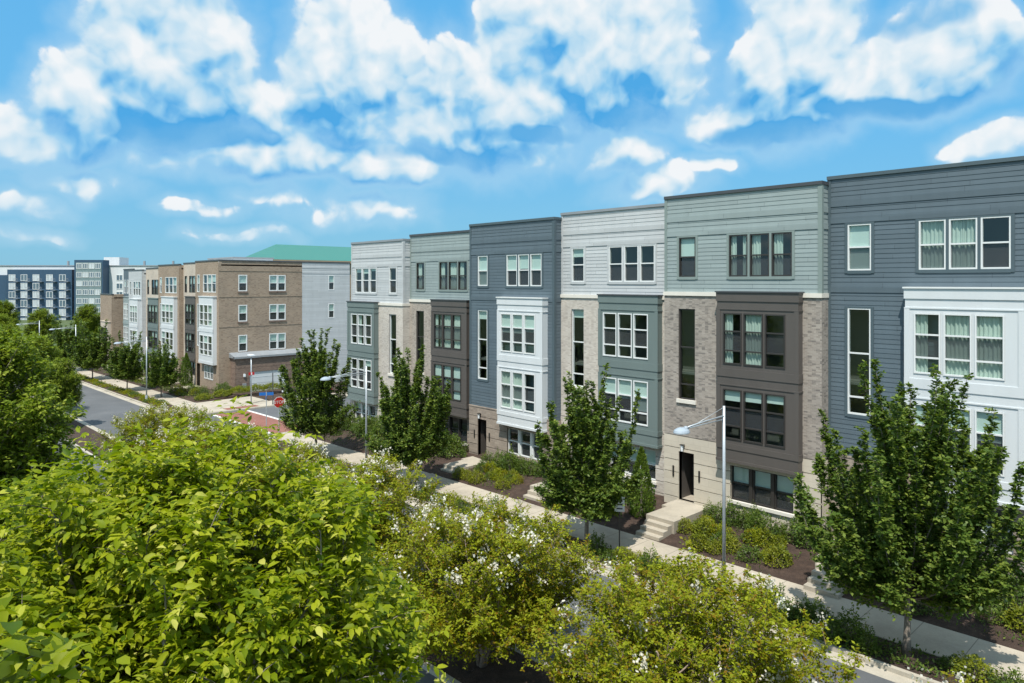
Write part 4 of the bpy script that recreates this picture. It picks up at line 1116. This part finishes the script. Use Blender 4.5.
# ground cover that nobody could count
def cover(name, rects, n, leaf, mat, hgt, seed):
    g = np.random.default_rng(seed)
    P = []; 
    area = sum((b - a) * (d - c) for a, b, c, d in rects)
    for a, b, c, d in rects:
        k = int(n * (b - a) * (d - c) / area)
        x = g.uniform(a, b, k); y = g.uniform(c, d, k)
        den = np.sin(x * 1.7 + seed) + np.sin(y * 2.9 + x * .6) + np.sin(x * 4.1 - y * 3.0) * .6 + g.normal(0, .5, k)
        keep = den > -.2
        x, y = x[keep], y[keep]
        z = np.array([bed_z(float(u), float(v)) for u, v in zip(x, y)]) + g.uniform(0, hgt, len(x))
        P.append(np.stack([x, y, z], 1))
    P = np.vstack(P); k = len(P)
    A = g.normal(0, .6, (k, 3)) + np.array((0, 0, .5)); nr = g.normal(0, .6, (k, 3)) + np.array((0, 0, 1))
    t = np.clip(.5 + g.normal(0, .2, k), 0, 1)
    o = obj(name, leaf_mesh(name, P, A, nr, leaf * g.uniform(.6, 1.3, k), .45, LM[mat], t, 'quad', .15))
    tag(o, kind='stuff')
cover('strip_ground_cover', [(-12.5, 3, 21.75, 23.0), (-42, -12.5, 21.75, 23.0)], 15000, .12, 'shrub', .16, 1)
cover('bed_ground_cover', [(-16.9, -12.4, 25.25, 28.6), (-31.8, -27.2, 25.3, 28.6), (-24.4, -20.3, 25.3, 28.6), (-9.4, 3, 25.3, 28.6), (-48.5, -36, 25.3, 28.6)], 10000, .10, 'shrub', .16, 2)
cover('far_bed_ground_cover', [(-110, -71, 25.3, 28.6), (-73.5, -70.8, 29, 38)], 9000, .16, 'shrub', .22, 3)
cover('far_strip_ground_cover', [(-120, -69, 21.75, 23.0)], 6000, .16, 'myrtle', .2, 4)

# ------------------------------------------------------------------ street furniture
def lamp(label, x, y, hgt, arm=2.6, ang=-90):
    T = thing('street_lamp', label, 'street lamp', (x, y, zg(x) + .13), R(ang), 'street lamps along the road')
    m = M(); m.tube([(0, 0, 0), (0, 0, .06), (0, 0, .5), (0, 0, .52)], [.13, .13, .12, .085], 10)
    m.build('base', MT['galv'], T, False)
    m = M(); m.tube([(0, 0, .5), (0, 0, hgt)], [.064, .046], 10); m.build('pole', MT['galv'], T, True)
    m = M()
    m.tube([(0, 0, hgt - .34), (arm * .5, 0, hgt - .37), (arm - .28, 0, hgt - .42)], [.03, .026, .024], 7)
    m.tube([(0, 0, hgt - .46), (arm * .5, 0, hgt - .45), (arm - .3, 0, hgt - .46)], [.02, .02, .02], 6)
    m.tube([(0, 0, hgt - .04), (arm * .62, 0, hgt - .36)], [.010, .010], 5)
    m.build('arm', MT['galv'], T, True)
    # dome head: lathe
    m = M(); prof = [(.02, .11), (.06, .105), (.14, .075), (.22, .02), (.245, -.04), (.245, -.07)]; n = 18
    cx, cz = arm, hgt - .48
    for a, b in zip(prof[:-1], prof[1:]):
        for k in range(n):
            t0, t1 = 2 * math.pi * k / n, 2 * math.pi * (k + 1) / n
            m.face((cx + a[0] * math.cos(t0) * 1.25, a[0] * math.sin(t0), cz + a[1]), (cx + a[0] * math.cos(t1) * 1.25, a[0] * math.sin(t1), cz + a[1]),
                   (cx + b[0] * math.cos(t1) * 1.25, b[0] * math.sin(t1), cz + b[1]), (cx + b[0] * math.cos(t0) * 1.25, b[0] * math.sin(t0), cz + b[1]))
    m.tube([(arm - .36, 0, hgt - .45), (arm - .2, 0, hgt - .42)], [.05, .06], 8)
    hd = m.build('lamp_head', MT['lamphead'], T, True)
    m = M(); m.face(*[(cx + .238 * 1.25 * math.cos(2 * math.pi * k / n), .238 * math.sin(2 * math.pi * k / n), cz - .066) for k in range(n)])
    m.build('lens', MT['lampwhite'], hd)
    return T
lamp('tall grey street lamp with domed head before the dark brown bay', -12.9, 22.3, 6.6)
lamp('grey street lamp with domed head before the end townhouse', -35.8, 22.3, 6.3)
lamp('grey street lamp before the far brick townhouses', -75.6, 22.2, 6.3)
lamp('grey street lamp well down the far row', -104.0, 22.2, 6.6)
lamp('farthest grey street lamp, under the navy block', -124.0, 21.8, 6.6)

def flat_lamp():
    x, y = -66.1, 28.6
    T = thing('corner_lamp', 'slim pole with a flat lamp on top by the white garage door', 'lamp post', (x, y, zg(x) + .15), 0)
    m = M(); m.tube([(0, 0, 0), (0, 0, 4.55)], [.06, .045], 8); m.build('pole', MT['galv'], T, True)
    m = M(); m.box(-.42, .42, -.2, .2, 4.55, 4.66); m.tube([(0, 0, 4.45), (0, 0, 4.56)], [.05, .16], 8); m.build('lamp_head', MT['lampwhite'], T)
    red = painted('sign_red', (.45, .02, .02), .4, .03, streak=False)
    m = M(); m.box(.06, .075, -.28, .28, 2.72, 3.0); s = m.build('sign_plate', red, T)
    m = M(); m.box(.076, .08, -.06, .06, 2.74, 2.98); m.build('sign_bar', MT['vinyl'], s)
flat_lamp()

def text_obj(txt, size, mat, parent, loc, rot, name='lettering', ext=.002):
    cu = bpy.data.curves.new(name, 'FONT'); cu.body = txt; cu.size = size; cu.align_x = 'CENTER'; cu.align_y = 'CENTER'; cu.extrude = ext
    t = bpy.data.objects.new(name, cu)
    me = bpy.data.meshes.new_from_object(t)
    bpy.data.objects.remove(t); me.materials.clear(); me.materials.append(mat)
    o = obj(name, me, parent); o.location = loc; o.rotation_euler = rot
    return o

def signs():
    red = painted('stop_red', (.42, .025, .02), .35, .04, streak=False); wht = MT['vinyl']; blu = painted('street_sign_blue', (.02, .13, .42), .35, .05, streak=False)
    # stop sign, facing traffic coming up the street (+x)
    x, y = -47.0, 22.3
    T = thing('stop_sign', 'red octagonal stop sign on a pole at the side street corner', 'stop sign', (x, y, zg(x) + .12), R(-8))
    m = M(); m.tube([(0, 0, 0), (0, 0, 3.4)], .03, 7); m.build('pole', MT['galv'], T)
    oc = lambda r, x_: [(x_, r * math.cos(R(22.5 + 45 * k)), 3.0 + r * math.sin(R(22.5 + 45 * k))) for k in range(8)]
    m = M(); m.ngon_prism(oc(.41, .035), (.006, 0, 0)); pl = m.build('plate', wht, T)
    m = M(); m.ngon_prism(oc(.375, .0425), (.003, 0, 0)); m.build('red_face', red, pl)
    text_obj('STOP', .30, wht, pl, (.048, 0, 3.0), (R(90), 0, R(90)))
    # blue street-name blades
    x, y = -50.3, 22.9
    T = thing('street_name_sign', 'crossed blue street name blades on a thin pole at the corner', 'street sign', (x, y, zg(x) + .15), R(-30))
    m = M(); m.tube([(0, 0, 0), (0, 0, 3.15)], .03, 7); m.build('pole', MT['galv'], T)
    m = M(); m.box(-.5, .5, -.012, .012, 2.78, 3.0); m.build('blade', blu, T)
    m = M(); m.box(-.012, .012, -.5, .5, 3.04, 3.26); m.build('blade', blu, T)
    m = M(); m.tube([(0, 0, 3.0), (0, 0, 3.3)], .035, 7); m.build('bracket', MT['galv'], T)
    # tall slim post beside it
    x, y = -62.4 - 1.9, 29.9
    T = thing('signal_post', 'slim brown post standing past the crosswalk', 'post', (x, y, zg(x) + .15), 0)
    m = M(); m.tube([(0, 0, 0), (0, 0, .1), (0, 0, 2.9)], [.09, .05, .045], 8); m.build('pole', MT['capmetal'], T)
    m = M(); m.tube([(0, 0, 2.9), (0, 0, 2.98)], [.06, .03], 8); m.build('cap', MT['capmetal'], T)
    for x, y, rz, lb in ((-17.9, 22.9, 40, 'white parking sign on a thin post near the entry steps'), (-41.9, 23.0, 40, 'white parking sign on a thin post by the end townhouse')):
        T = thing('parking_sign', lb, 'parking sign', (x, y, zg(x) + .13), R(rz), 'white parking signs')
        m = M(); m.tube([(0, 0, 0), (0, 0, 2.35)], .025, 7); m.build('post', MT['black'], T)
        m = M(); m.box(-.2, .2, -.04, -.028, 1.72, 2.32); p = m.build('plate', wht, T)
        m = M(); m.box(-.12, .12, -.044, -.0405, 2.12, 2.24); m.box(-.12, .12, -.044, -.0405, 1.98, 2.03); m.box(-.12, .12, -.044, -.0405, 1.82, 1.87); m.build('printed_bar', MT['black'], p)
signs()

def car(label, x, y, rz, paint):
    T = thing('parked_car', label, 'car', (x, y, zg(x) + .02), R(rz))
    L2, W2 = 2.25, .88
    prof = [(-2.25, .35), (-2.28, .62), (-2.2, .88), (-1.55, .95), (-.95, 1.02), (.9, 1.0), (1.5, .98), (2.15, .90), (2.28, .6), (2.25, .35)]
    m = M()
    for (x0, z0), (x1, z1) in zip(prof[:-1], prof[1:]):
        for s in (1,):
            m.face((x0, -W2 + .04, z0), (x1, -W2 + .04, z1), (x1, W2 - .04, z1), (x0, W2 - .04, z0))
    for s in (-1, 1):
        m.face(*[(px, s * W2 - s * .04 * (pz > .9), pz) for px, pz in prof])
        for (x0, z0), (x1, z1) in zip(prof[:-1], prof[1:]):
            m.face((x0, s * (W2 - .04), z0), (x1, s * (W2 - .04), z1), (x1, s * (W2 - .04 * (z1 > .9)), z1), (x0, s * (W2 - .04 * (z0 > .9)), z0))
    m.face((-2.25, -W2, .35), (2.25, -W2, .35), (2.25, W2, .35), (-2.25, W2, .35))
    cab = [(-.98, 1.0), (-.3, 1.47), (1.0, 1.50), (1.75, 1.0)]
    tw = W2 - .18
    m.face((-.3, -tw, 1.47), (1.0, -tw, 1.50), (1.0, tw, 1.50), (-.3, tw, 1.47))
    for (a, b) in ((cab[0], cab[1]), (cab[2], cab[3])):
        for s in (-1, 1):
            wa, wb = (W2 - .05, tw) if a[1] < b[1] else (tw, W2 - .05)
            m.face((a[0], s * wa, a[1]), (b[0], s * wb, b[1]), (b[0], s * (wb - .07), b[1]), (a[0], s * (wa - .07), a[1]))
    m.build('body', paint, T)
    dk = MT['bronze']; gl = painted('car_glass_' + paint.name, (.02, .03, .035), .08, .02)
    m = M()
    for s in (-1, 1): m.face((-.9, s * (W2 - .055), 1.0), (1.65, s * (W2 - .055), 1.0), (.98, s * (tw - .005), 1.49), (-.28, s * (tw - .005), 1.46))
    m.face((-.98, -W2 + .12, 1.0), (-.98, W2 - .12, 1.0), (-.3, tw - .07, 1.465), (-.3, -tw + .07, 1.465))
    m.face((1.75, -W2 + .12, 1.0), (1.75, W2 - .12, 1.0), (1.0, tw - .07, 1.495), (1.0, -tw + .07, 1.495))
    m.build('window_glass', gl, T)
    for wx in (-1.4, 1.4):
        for s in (-1, 1):
            m = M(); m.tube([(wx, s * (W2 - .2), .33), (wx, s * (W2 + .012), .33)], .33, 16); w = m.build('wheel', MT['black'], T)
            m = M(); m.tube([(wx, s * (W2 + .005), .33), (wx, s * (W2 + .02), .33)], .2, 12); m.build('rim', MT['galv'], w)
    for s in (-1, 1):
        m = M(); m.box(-2.3, -2.15, s * .68 - .16, s * .68 + .16, .66, .8); m.build('headlight', MT['lampwhite'], T)
        m = M(); m.box(2.15, 2.3, s * .68 - .16, s * .68 + .16, .68, .84); m.build('tail_light', painted('tail_red', (.35, .01, .01), .3), T)
car('black car parked by the white garage, partly behind the stop sign', -66.6, 34.6, 80, painted('black_car_paint', (.012, .013, .015), .2, .02, streak=False))
car('dark blue car parked on the side street beside the end townhouse', -55.6, 37.5, 90, painted('blue_car_paint', (.05, .09, .16), .2, .02, streak=False))

# ------------------------------------------------------------------ camera
FPX = 715.0
cam = bpy.data.cameras.new('camera'); co = bpy.data.objects.new('camera', cam); COL.objects.link(co)
cam.sensor_width = 36; cam.lens = FPX / 1024 * 36; cam.clip_end = 4000; cam.clip_start = .1
cam.shift_y = -(341.5 - 282.0) / 1024
TH = math.atan(677 / FPX)
co.location = (0, 0, CAMZ)
# forward = (-cos TH, sin TH, 0)
co.rotation_euler = (R(90), 0, math.atan2(math.sin(TH), -math.cos(TH)) - R(90))
scene.camera = co

# ------------------------------------------------------------------ light
SUN = np.array((0.30, -0.50, 1.10)); SUN /= np.linalg.norm(SUN)
sl = bpy.data.lights.new('sun', 'SUN'); so = bpy.data.objects.new('sun', sl); COL.objects.link(so)
sl.energy = 4.2; sl.angle = R(.55); sl.color = (1.0, .945, .86)
from mathutils import Vector
so.rotation_euler = Vector(SUN).to_track_quat('Z', 'Y').to_euler()
so.location = (20, -30, 60)

def world():
    w = bpy.data.worlds.new('World'); scene.world = w; w.use_nodes = True
    nt = w.node_tree; bg = nt.nodes['Background']; lk = nt.links.new
    sky = N(nt, 'ShaderNodeTexSky', sky_type='NISHITA'); sky.sun_disc = False
    sky.sun_elevation = math.asin(SUN[2]); sky.sun_rotation = math.atan2(SUN[0], SUN[1])
    sky.air_density = 1.0; sky.dust_density = .6; sky.ozone_density = 1.6; sky.altitude = 50
    d = N(nt, 'ShaderNodeTexCoord').outputs['Generated']
    def mth(op, a, b=None, c=None, clamp=False):
        n = N(nt, 'ShaderNodeMath', operation=op); n.use_clamp = clamp
        for s, v in zip(n.inputs, (a, b, c)):
            if v is None: continue
            if isinstance(v, (int, float)): s.default_value = v
            else: lk(v, s)
        return n.outputs[0]
    def vmath(op, a, b, c=None):
        n = N(nt, 'ShaderNodeVectorMath', operation=op)
        for s, v in zip(n.inputs, (a, b, c)):
            if v is None: continue
            if isinstance(v, tuple): s.default_value = v
            else: lk(v, s)
        return n.outputs[0]
    def smooth(x, lo, hi):
        n = N(nt, 'ShaderNodeMapRange', interpolation_type='SMOOTHSTEP')
        for s, v in zip(n.inputs[:3], (x, lo, hi)):
            if isinstance(v, (int, float)): s.default_value = v
            else: lk(v, s)
        return n.outputs[0]
    sp = N(nt, 'ShaderNodeSeparateXYZ'); lk(d, sp.inputs[0])
    # compass bearing about the street corner's view line and elevation above the horizon (degrees)
    fx, fy = -math.cos(TH), math.sin(TH); rx, ry = math.sin(TH), math.cos(TH)
    fw = mth('ADD', mth('MULTIPLY', sp.outputs[0], fx), mth('MULTIPLY', sp.outputs[1], fy))
    rt = mth('ADD', mth('MULTIPLY', sp.outputs[0], rx), mth('MULTIPLY', sp.outputs[1], ry))
    az = mth('MULTIPLY', mth('ARCTAN2', rt, fw), 180 / math.pi)
    el = mth('MULTIPLY', mth('ARCSINE', sp.outputs[2]), 180 / math.pi)
    cb = N(nt, 'ShaderNodeCombineXYZ'); lk(az, cb.inputs[0]); lk(el, cb.inputs[1]); q = cb.outputs[0]
    def n2d(vec, sc, det, ro, col=False):
        n = N(nt, 'ShaderNodeTexNoise', noise_dimensions='2D'); lk(vec, n.inputs['Vector'])
        n.inputs['Scale'].default_value = sc; n.inputs['Detail'].default_value = det; n.inputs['Roughness'].default_value = ro
        return n.outputs['Color' if col else 'Fac']
    # two-scale domain warp so the outlines billow
    w1 = vmath('MULTIPLY_ADD', n2d(q, .13, 2, .5, True), (6, 4.5, 0), (-3, -2.25, 0))
    w2 = vmath('MULTIPLY_ADD', n2d(q, .5, 2, .5, True), (1.6, 1.4, 0), (-.8, -.7, 0))
    qw = vmath('MULTIPLY_ADD', vmath('MULTIPLY_ADD', w1, (.6, .6, 0), w2), (.5, .5, 0), q)
    ws = N(nt, 'ShaderNodeSeparateXYZ'); lk(vmath('ADD', w1, w2), ws.inputs[0])
    azw = mth('ADD', az, mth('MULTIPLY', ws.outputs[0], .75)); elw = mth('ADD', el, mth('MULTIPLY', ws.outputs[1], .6))
    def field(blobs, dy=0.0):
        cov = None
        for (a, e, ra, up, dn, k) in blobs:
            da = mth('DIVIDE', mth('SUBTRACT', azw, a), ra)
            de = mth('SUBTRACT', elw, e + dy)
            dz = mth('ADD', mth('DIVIDE', mth('MAXIMUM', de, 0.0), up), mth('DIVIDE', mth('MINIMUM', de, 0.0), dn))
            r2 = mth('ADD', mth('MULTIPLY', da, da), mth('MULTIPLY', dz, dz))
            b = mth('MULTIPLY', mth('SUBTRACT', 1.0, r2), k)
            cov = b if cov is None else mth('SMOOTH_MAX', cov, b, .25)
        return cov
    def puffs(off, det=9, ro=.63):
        v = vmath('ADD', qw, off)
        vo = N(nt, 'ShaderNodeTexVoronoi', feature='F1', voronoi_dimensions='2D'); vo.inputs['Scale'].default_value = .30; lk(v, vo.inputs['Vector'])
        v2 = N(nt, 'ShaderNodeTexVoronoi', feature='F1', voronoi_dimensions='2D'); v2.inputs['Scale'].default_value = .85; lk(v, v2.inputs['Vector'])
        bil = mth('ADD', mth('MULTIPLY_ADD', vo.outputs['Distance'], -.60, .27), mth('MULTIPLY_ADD', v2.outputs['Distance'], -.34, .16))
        return mth('ADD', bil, mth('MULTIPLY_ADD', n2d(v, .19, det, ro), 2.0, -1.0))
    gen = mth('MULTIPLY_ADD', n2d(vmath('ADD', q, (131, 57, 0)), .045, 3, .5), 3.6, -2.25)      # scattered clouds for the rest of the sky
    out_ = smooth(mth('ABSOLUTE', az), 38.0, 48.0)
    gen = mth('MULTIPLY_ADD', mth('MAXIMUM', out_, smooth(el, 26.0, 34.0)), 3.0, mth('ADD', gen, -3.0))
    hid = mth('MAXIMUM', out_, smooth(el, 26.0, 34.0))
    gen = mth('MULTIPLY_ADD', hid, .75, gen)  # extra cloud cover added out of view, for more neutral fill light
    UPD = 1.5
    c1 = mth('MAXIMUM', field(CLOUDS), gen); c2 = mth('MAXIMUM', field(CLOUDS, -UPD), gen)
    p1 = puffs((0, 0, 0)); s1 = puffs((0, 0, 0), 4, .45); s2 = puffs((.4, UPD * .8, 0), 4, .45)
    d1 = mth('ADD', mth('MINIMUM', mth('MULTIPLY', c1, 1.9), 1.7), p1)
    lit = mth('ADD', mth('MINIMUM', mth('MULTIPLY', mth('SUBTRACT', c1, c2), 1.0), .36), mth('MULTIPLY', mth('SUBTRACT', s1, s2), .80))
    base = smooth(field(BASES), -.4, 1.4)
    sh = mth('ADD', mth('ADD', lit, .44), mth('MULTIPLY', base, -.7), None, True)
    wid = mth('MULTIPLY_ADD', mth('SUBTRACT', 1.0, sh), 1.2, .30)
    al = smooth(d1, -.10, wid)
    al = mth('MULTIPLY', al, mth('MULTIPLY_ADD', base, -.35, 1.0))
    shn = ramp(nt, sh, [(0.0, (.55, 3.1, 6.3)), (.25, (2.2, 4.7, 6.9)), (.46, (4.2, 5.9, 7.1)), (.72, (5.9, 6.8, 7.35)), (1.0, (7.3, 7.5, 7.65))])
    # unseen clouds outside the view are brightened to lift the fill light
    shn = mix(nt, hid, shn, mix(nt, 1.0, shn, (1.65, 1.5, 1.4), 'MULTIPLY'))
    e01 = mth('DIVIDE', el, 90.0, None, True)
    air = ramp(nt, e01, [(0.0, (1.75, 4.15, 5.9)), (.04, (1.55, 4.1, 6.15)), (.12, (1.2, 4.1, 6.9)), (.25, (1.0, 4.0, 7.3)), (1.0, (.55, 2.1, 5.2))])
    tint = mix(nt, .82, mix(nt, 1.0, sky.outputs[0], SKYTINT, 'MULTIPLY'), air)
    veil = mth('MULTIPLY', smooth(mth('MULTIPLY_ADD', p1, .55, c1), -1.0, .8), .58)
    tint = mix(nt, veil, tint, (4.3, 6.0, 7.2))
    fade = mth('MULTIPLY_ADD', smooth(el, .5, 6.0), .62, .34)
    fin = mix(nt, mth('MULTIPLY', al, fade), tint, shn)
    deep = mth('MULTIPLY', smooth(field(BASES), -.5, 1.5), .45)
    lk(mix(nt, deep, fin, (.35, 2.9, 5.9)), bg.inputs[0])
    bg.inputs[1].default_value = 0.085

def pxdir(x, y):
    a = math.atan((x - 512) / FPX); e = math.atan((282 - y) / FPX * math.cos(a))
    return math.degrees(a), math.degrees(e)
SKYTINT = (0.72, 1.06, 1.22)
# cumulus seen from this corner: middle (bearing, elevation), half width, height above and below, weight
def blobs(rows):
    out = []
    for x, y, wx, hu, hd, k in rows:
        a, e = pxdir(x, y); c = math.cos(math.radians(a))
        out.append((a, e, wx / FPX * 57.3 * c * c, hu / FPX * 57.3 * c, hd / FPX * 57.3 * c, k))
    return out
CLOUDS = blobs([(265, 108, 70, 40, 30, .85), (660, 100, 60, 40, 30, .6), (172, 70, 98, 130, 75, 1.5), (80, 112, 75, 52, 50, 1.0), (15, 135, 70, 34, 30, .6), (70, 142, 45, 26, 20, .7), (350, 80, 72, 85, 78, 1.4), (285, 160, 165, 28, 22, .75), (385, 172, 60, 24, 20, .8),
                (478, 112, 105, 70, 66, 1.1), (605, 58, 92, 90, 80, 1.4), (530, 30, 50, 60, 60, 1.1), (625, 158, 40, 24, 18, .62), (520, 158, 50, 20, 16, .55), (795, 75, 78, 100, 75, 1.4), (740, 128, 62, 34, 24, .8),
                (940, 70, 105, 72, 42, 1.25), (880, 85, 60, 30, 30, .9), (990, 146, 48, 20, 15, .55), (92, 182, 50, 17, 13, .36), (38, 206, 30, 12, 9, .32), (202, 208, 28, 10, 8, .30), (355, 212, 64, 18, 14, .36), (655, 194, 46, 16, 10, .42), (30, 232, 30, 10, 8, .28), (722, 172, 28, 11, 8, .34), (275, 195, 32, 15, 11, .34), (668, 175, 26, 10, 8, .32), (840, 116, 12, 10, 10, .5), (235, 240, 36, 9, 7, .26)])
BASES = blobs([(190, 136, 95, 14, 13, 1.3), (775, 136, 62, 14, 12, 1.2), (900, 104, 75, 12, 12, 1.1), (530, 136, 45, 10, 9, .9), (925, 16, 60, 11, 12, .9), (440, 160, 60, 10, 8, .8), (640, 118, 40, 16, 14, .6)])
world()

scene.view_settings.view_transform = 'Standard'; scene.view_settings.look = 'None'
scene.view_settings.exposure = 0.55; scene.view_settings.gamma = 1.0
scene.cycles.use_denoising = True
scene.cycles.max_bounces = 8; scene.cycles.transparent_max_bounces = 12; scene.cycles.caustics_reflective = False; scene.cycles.caustics_refractive = False
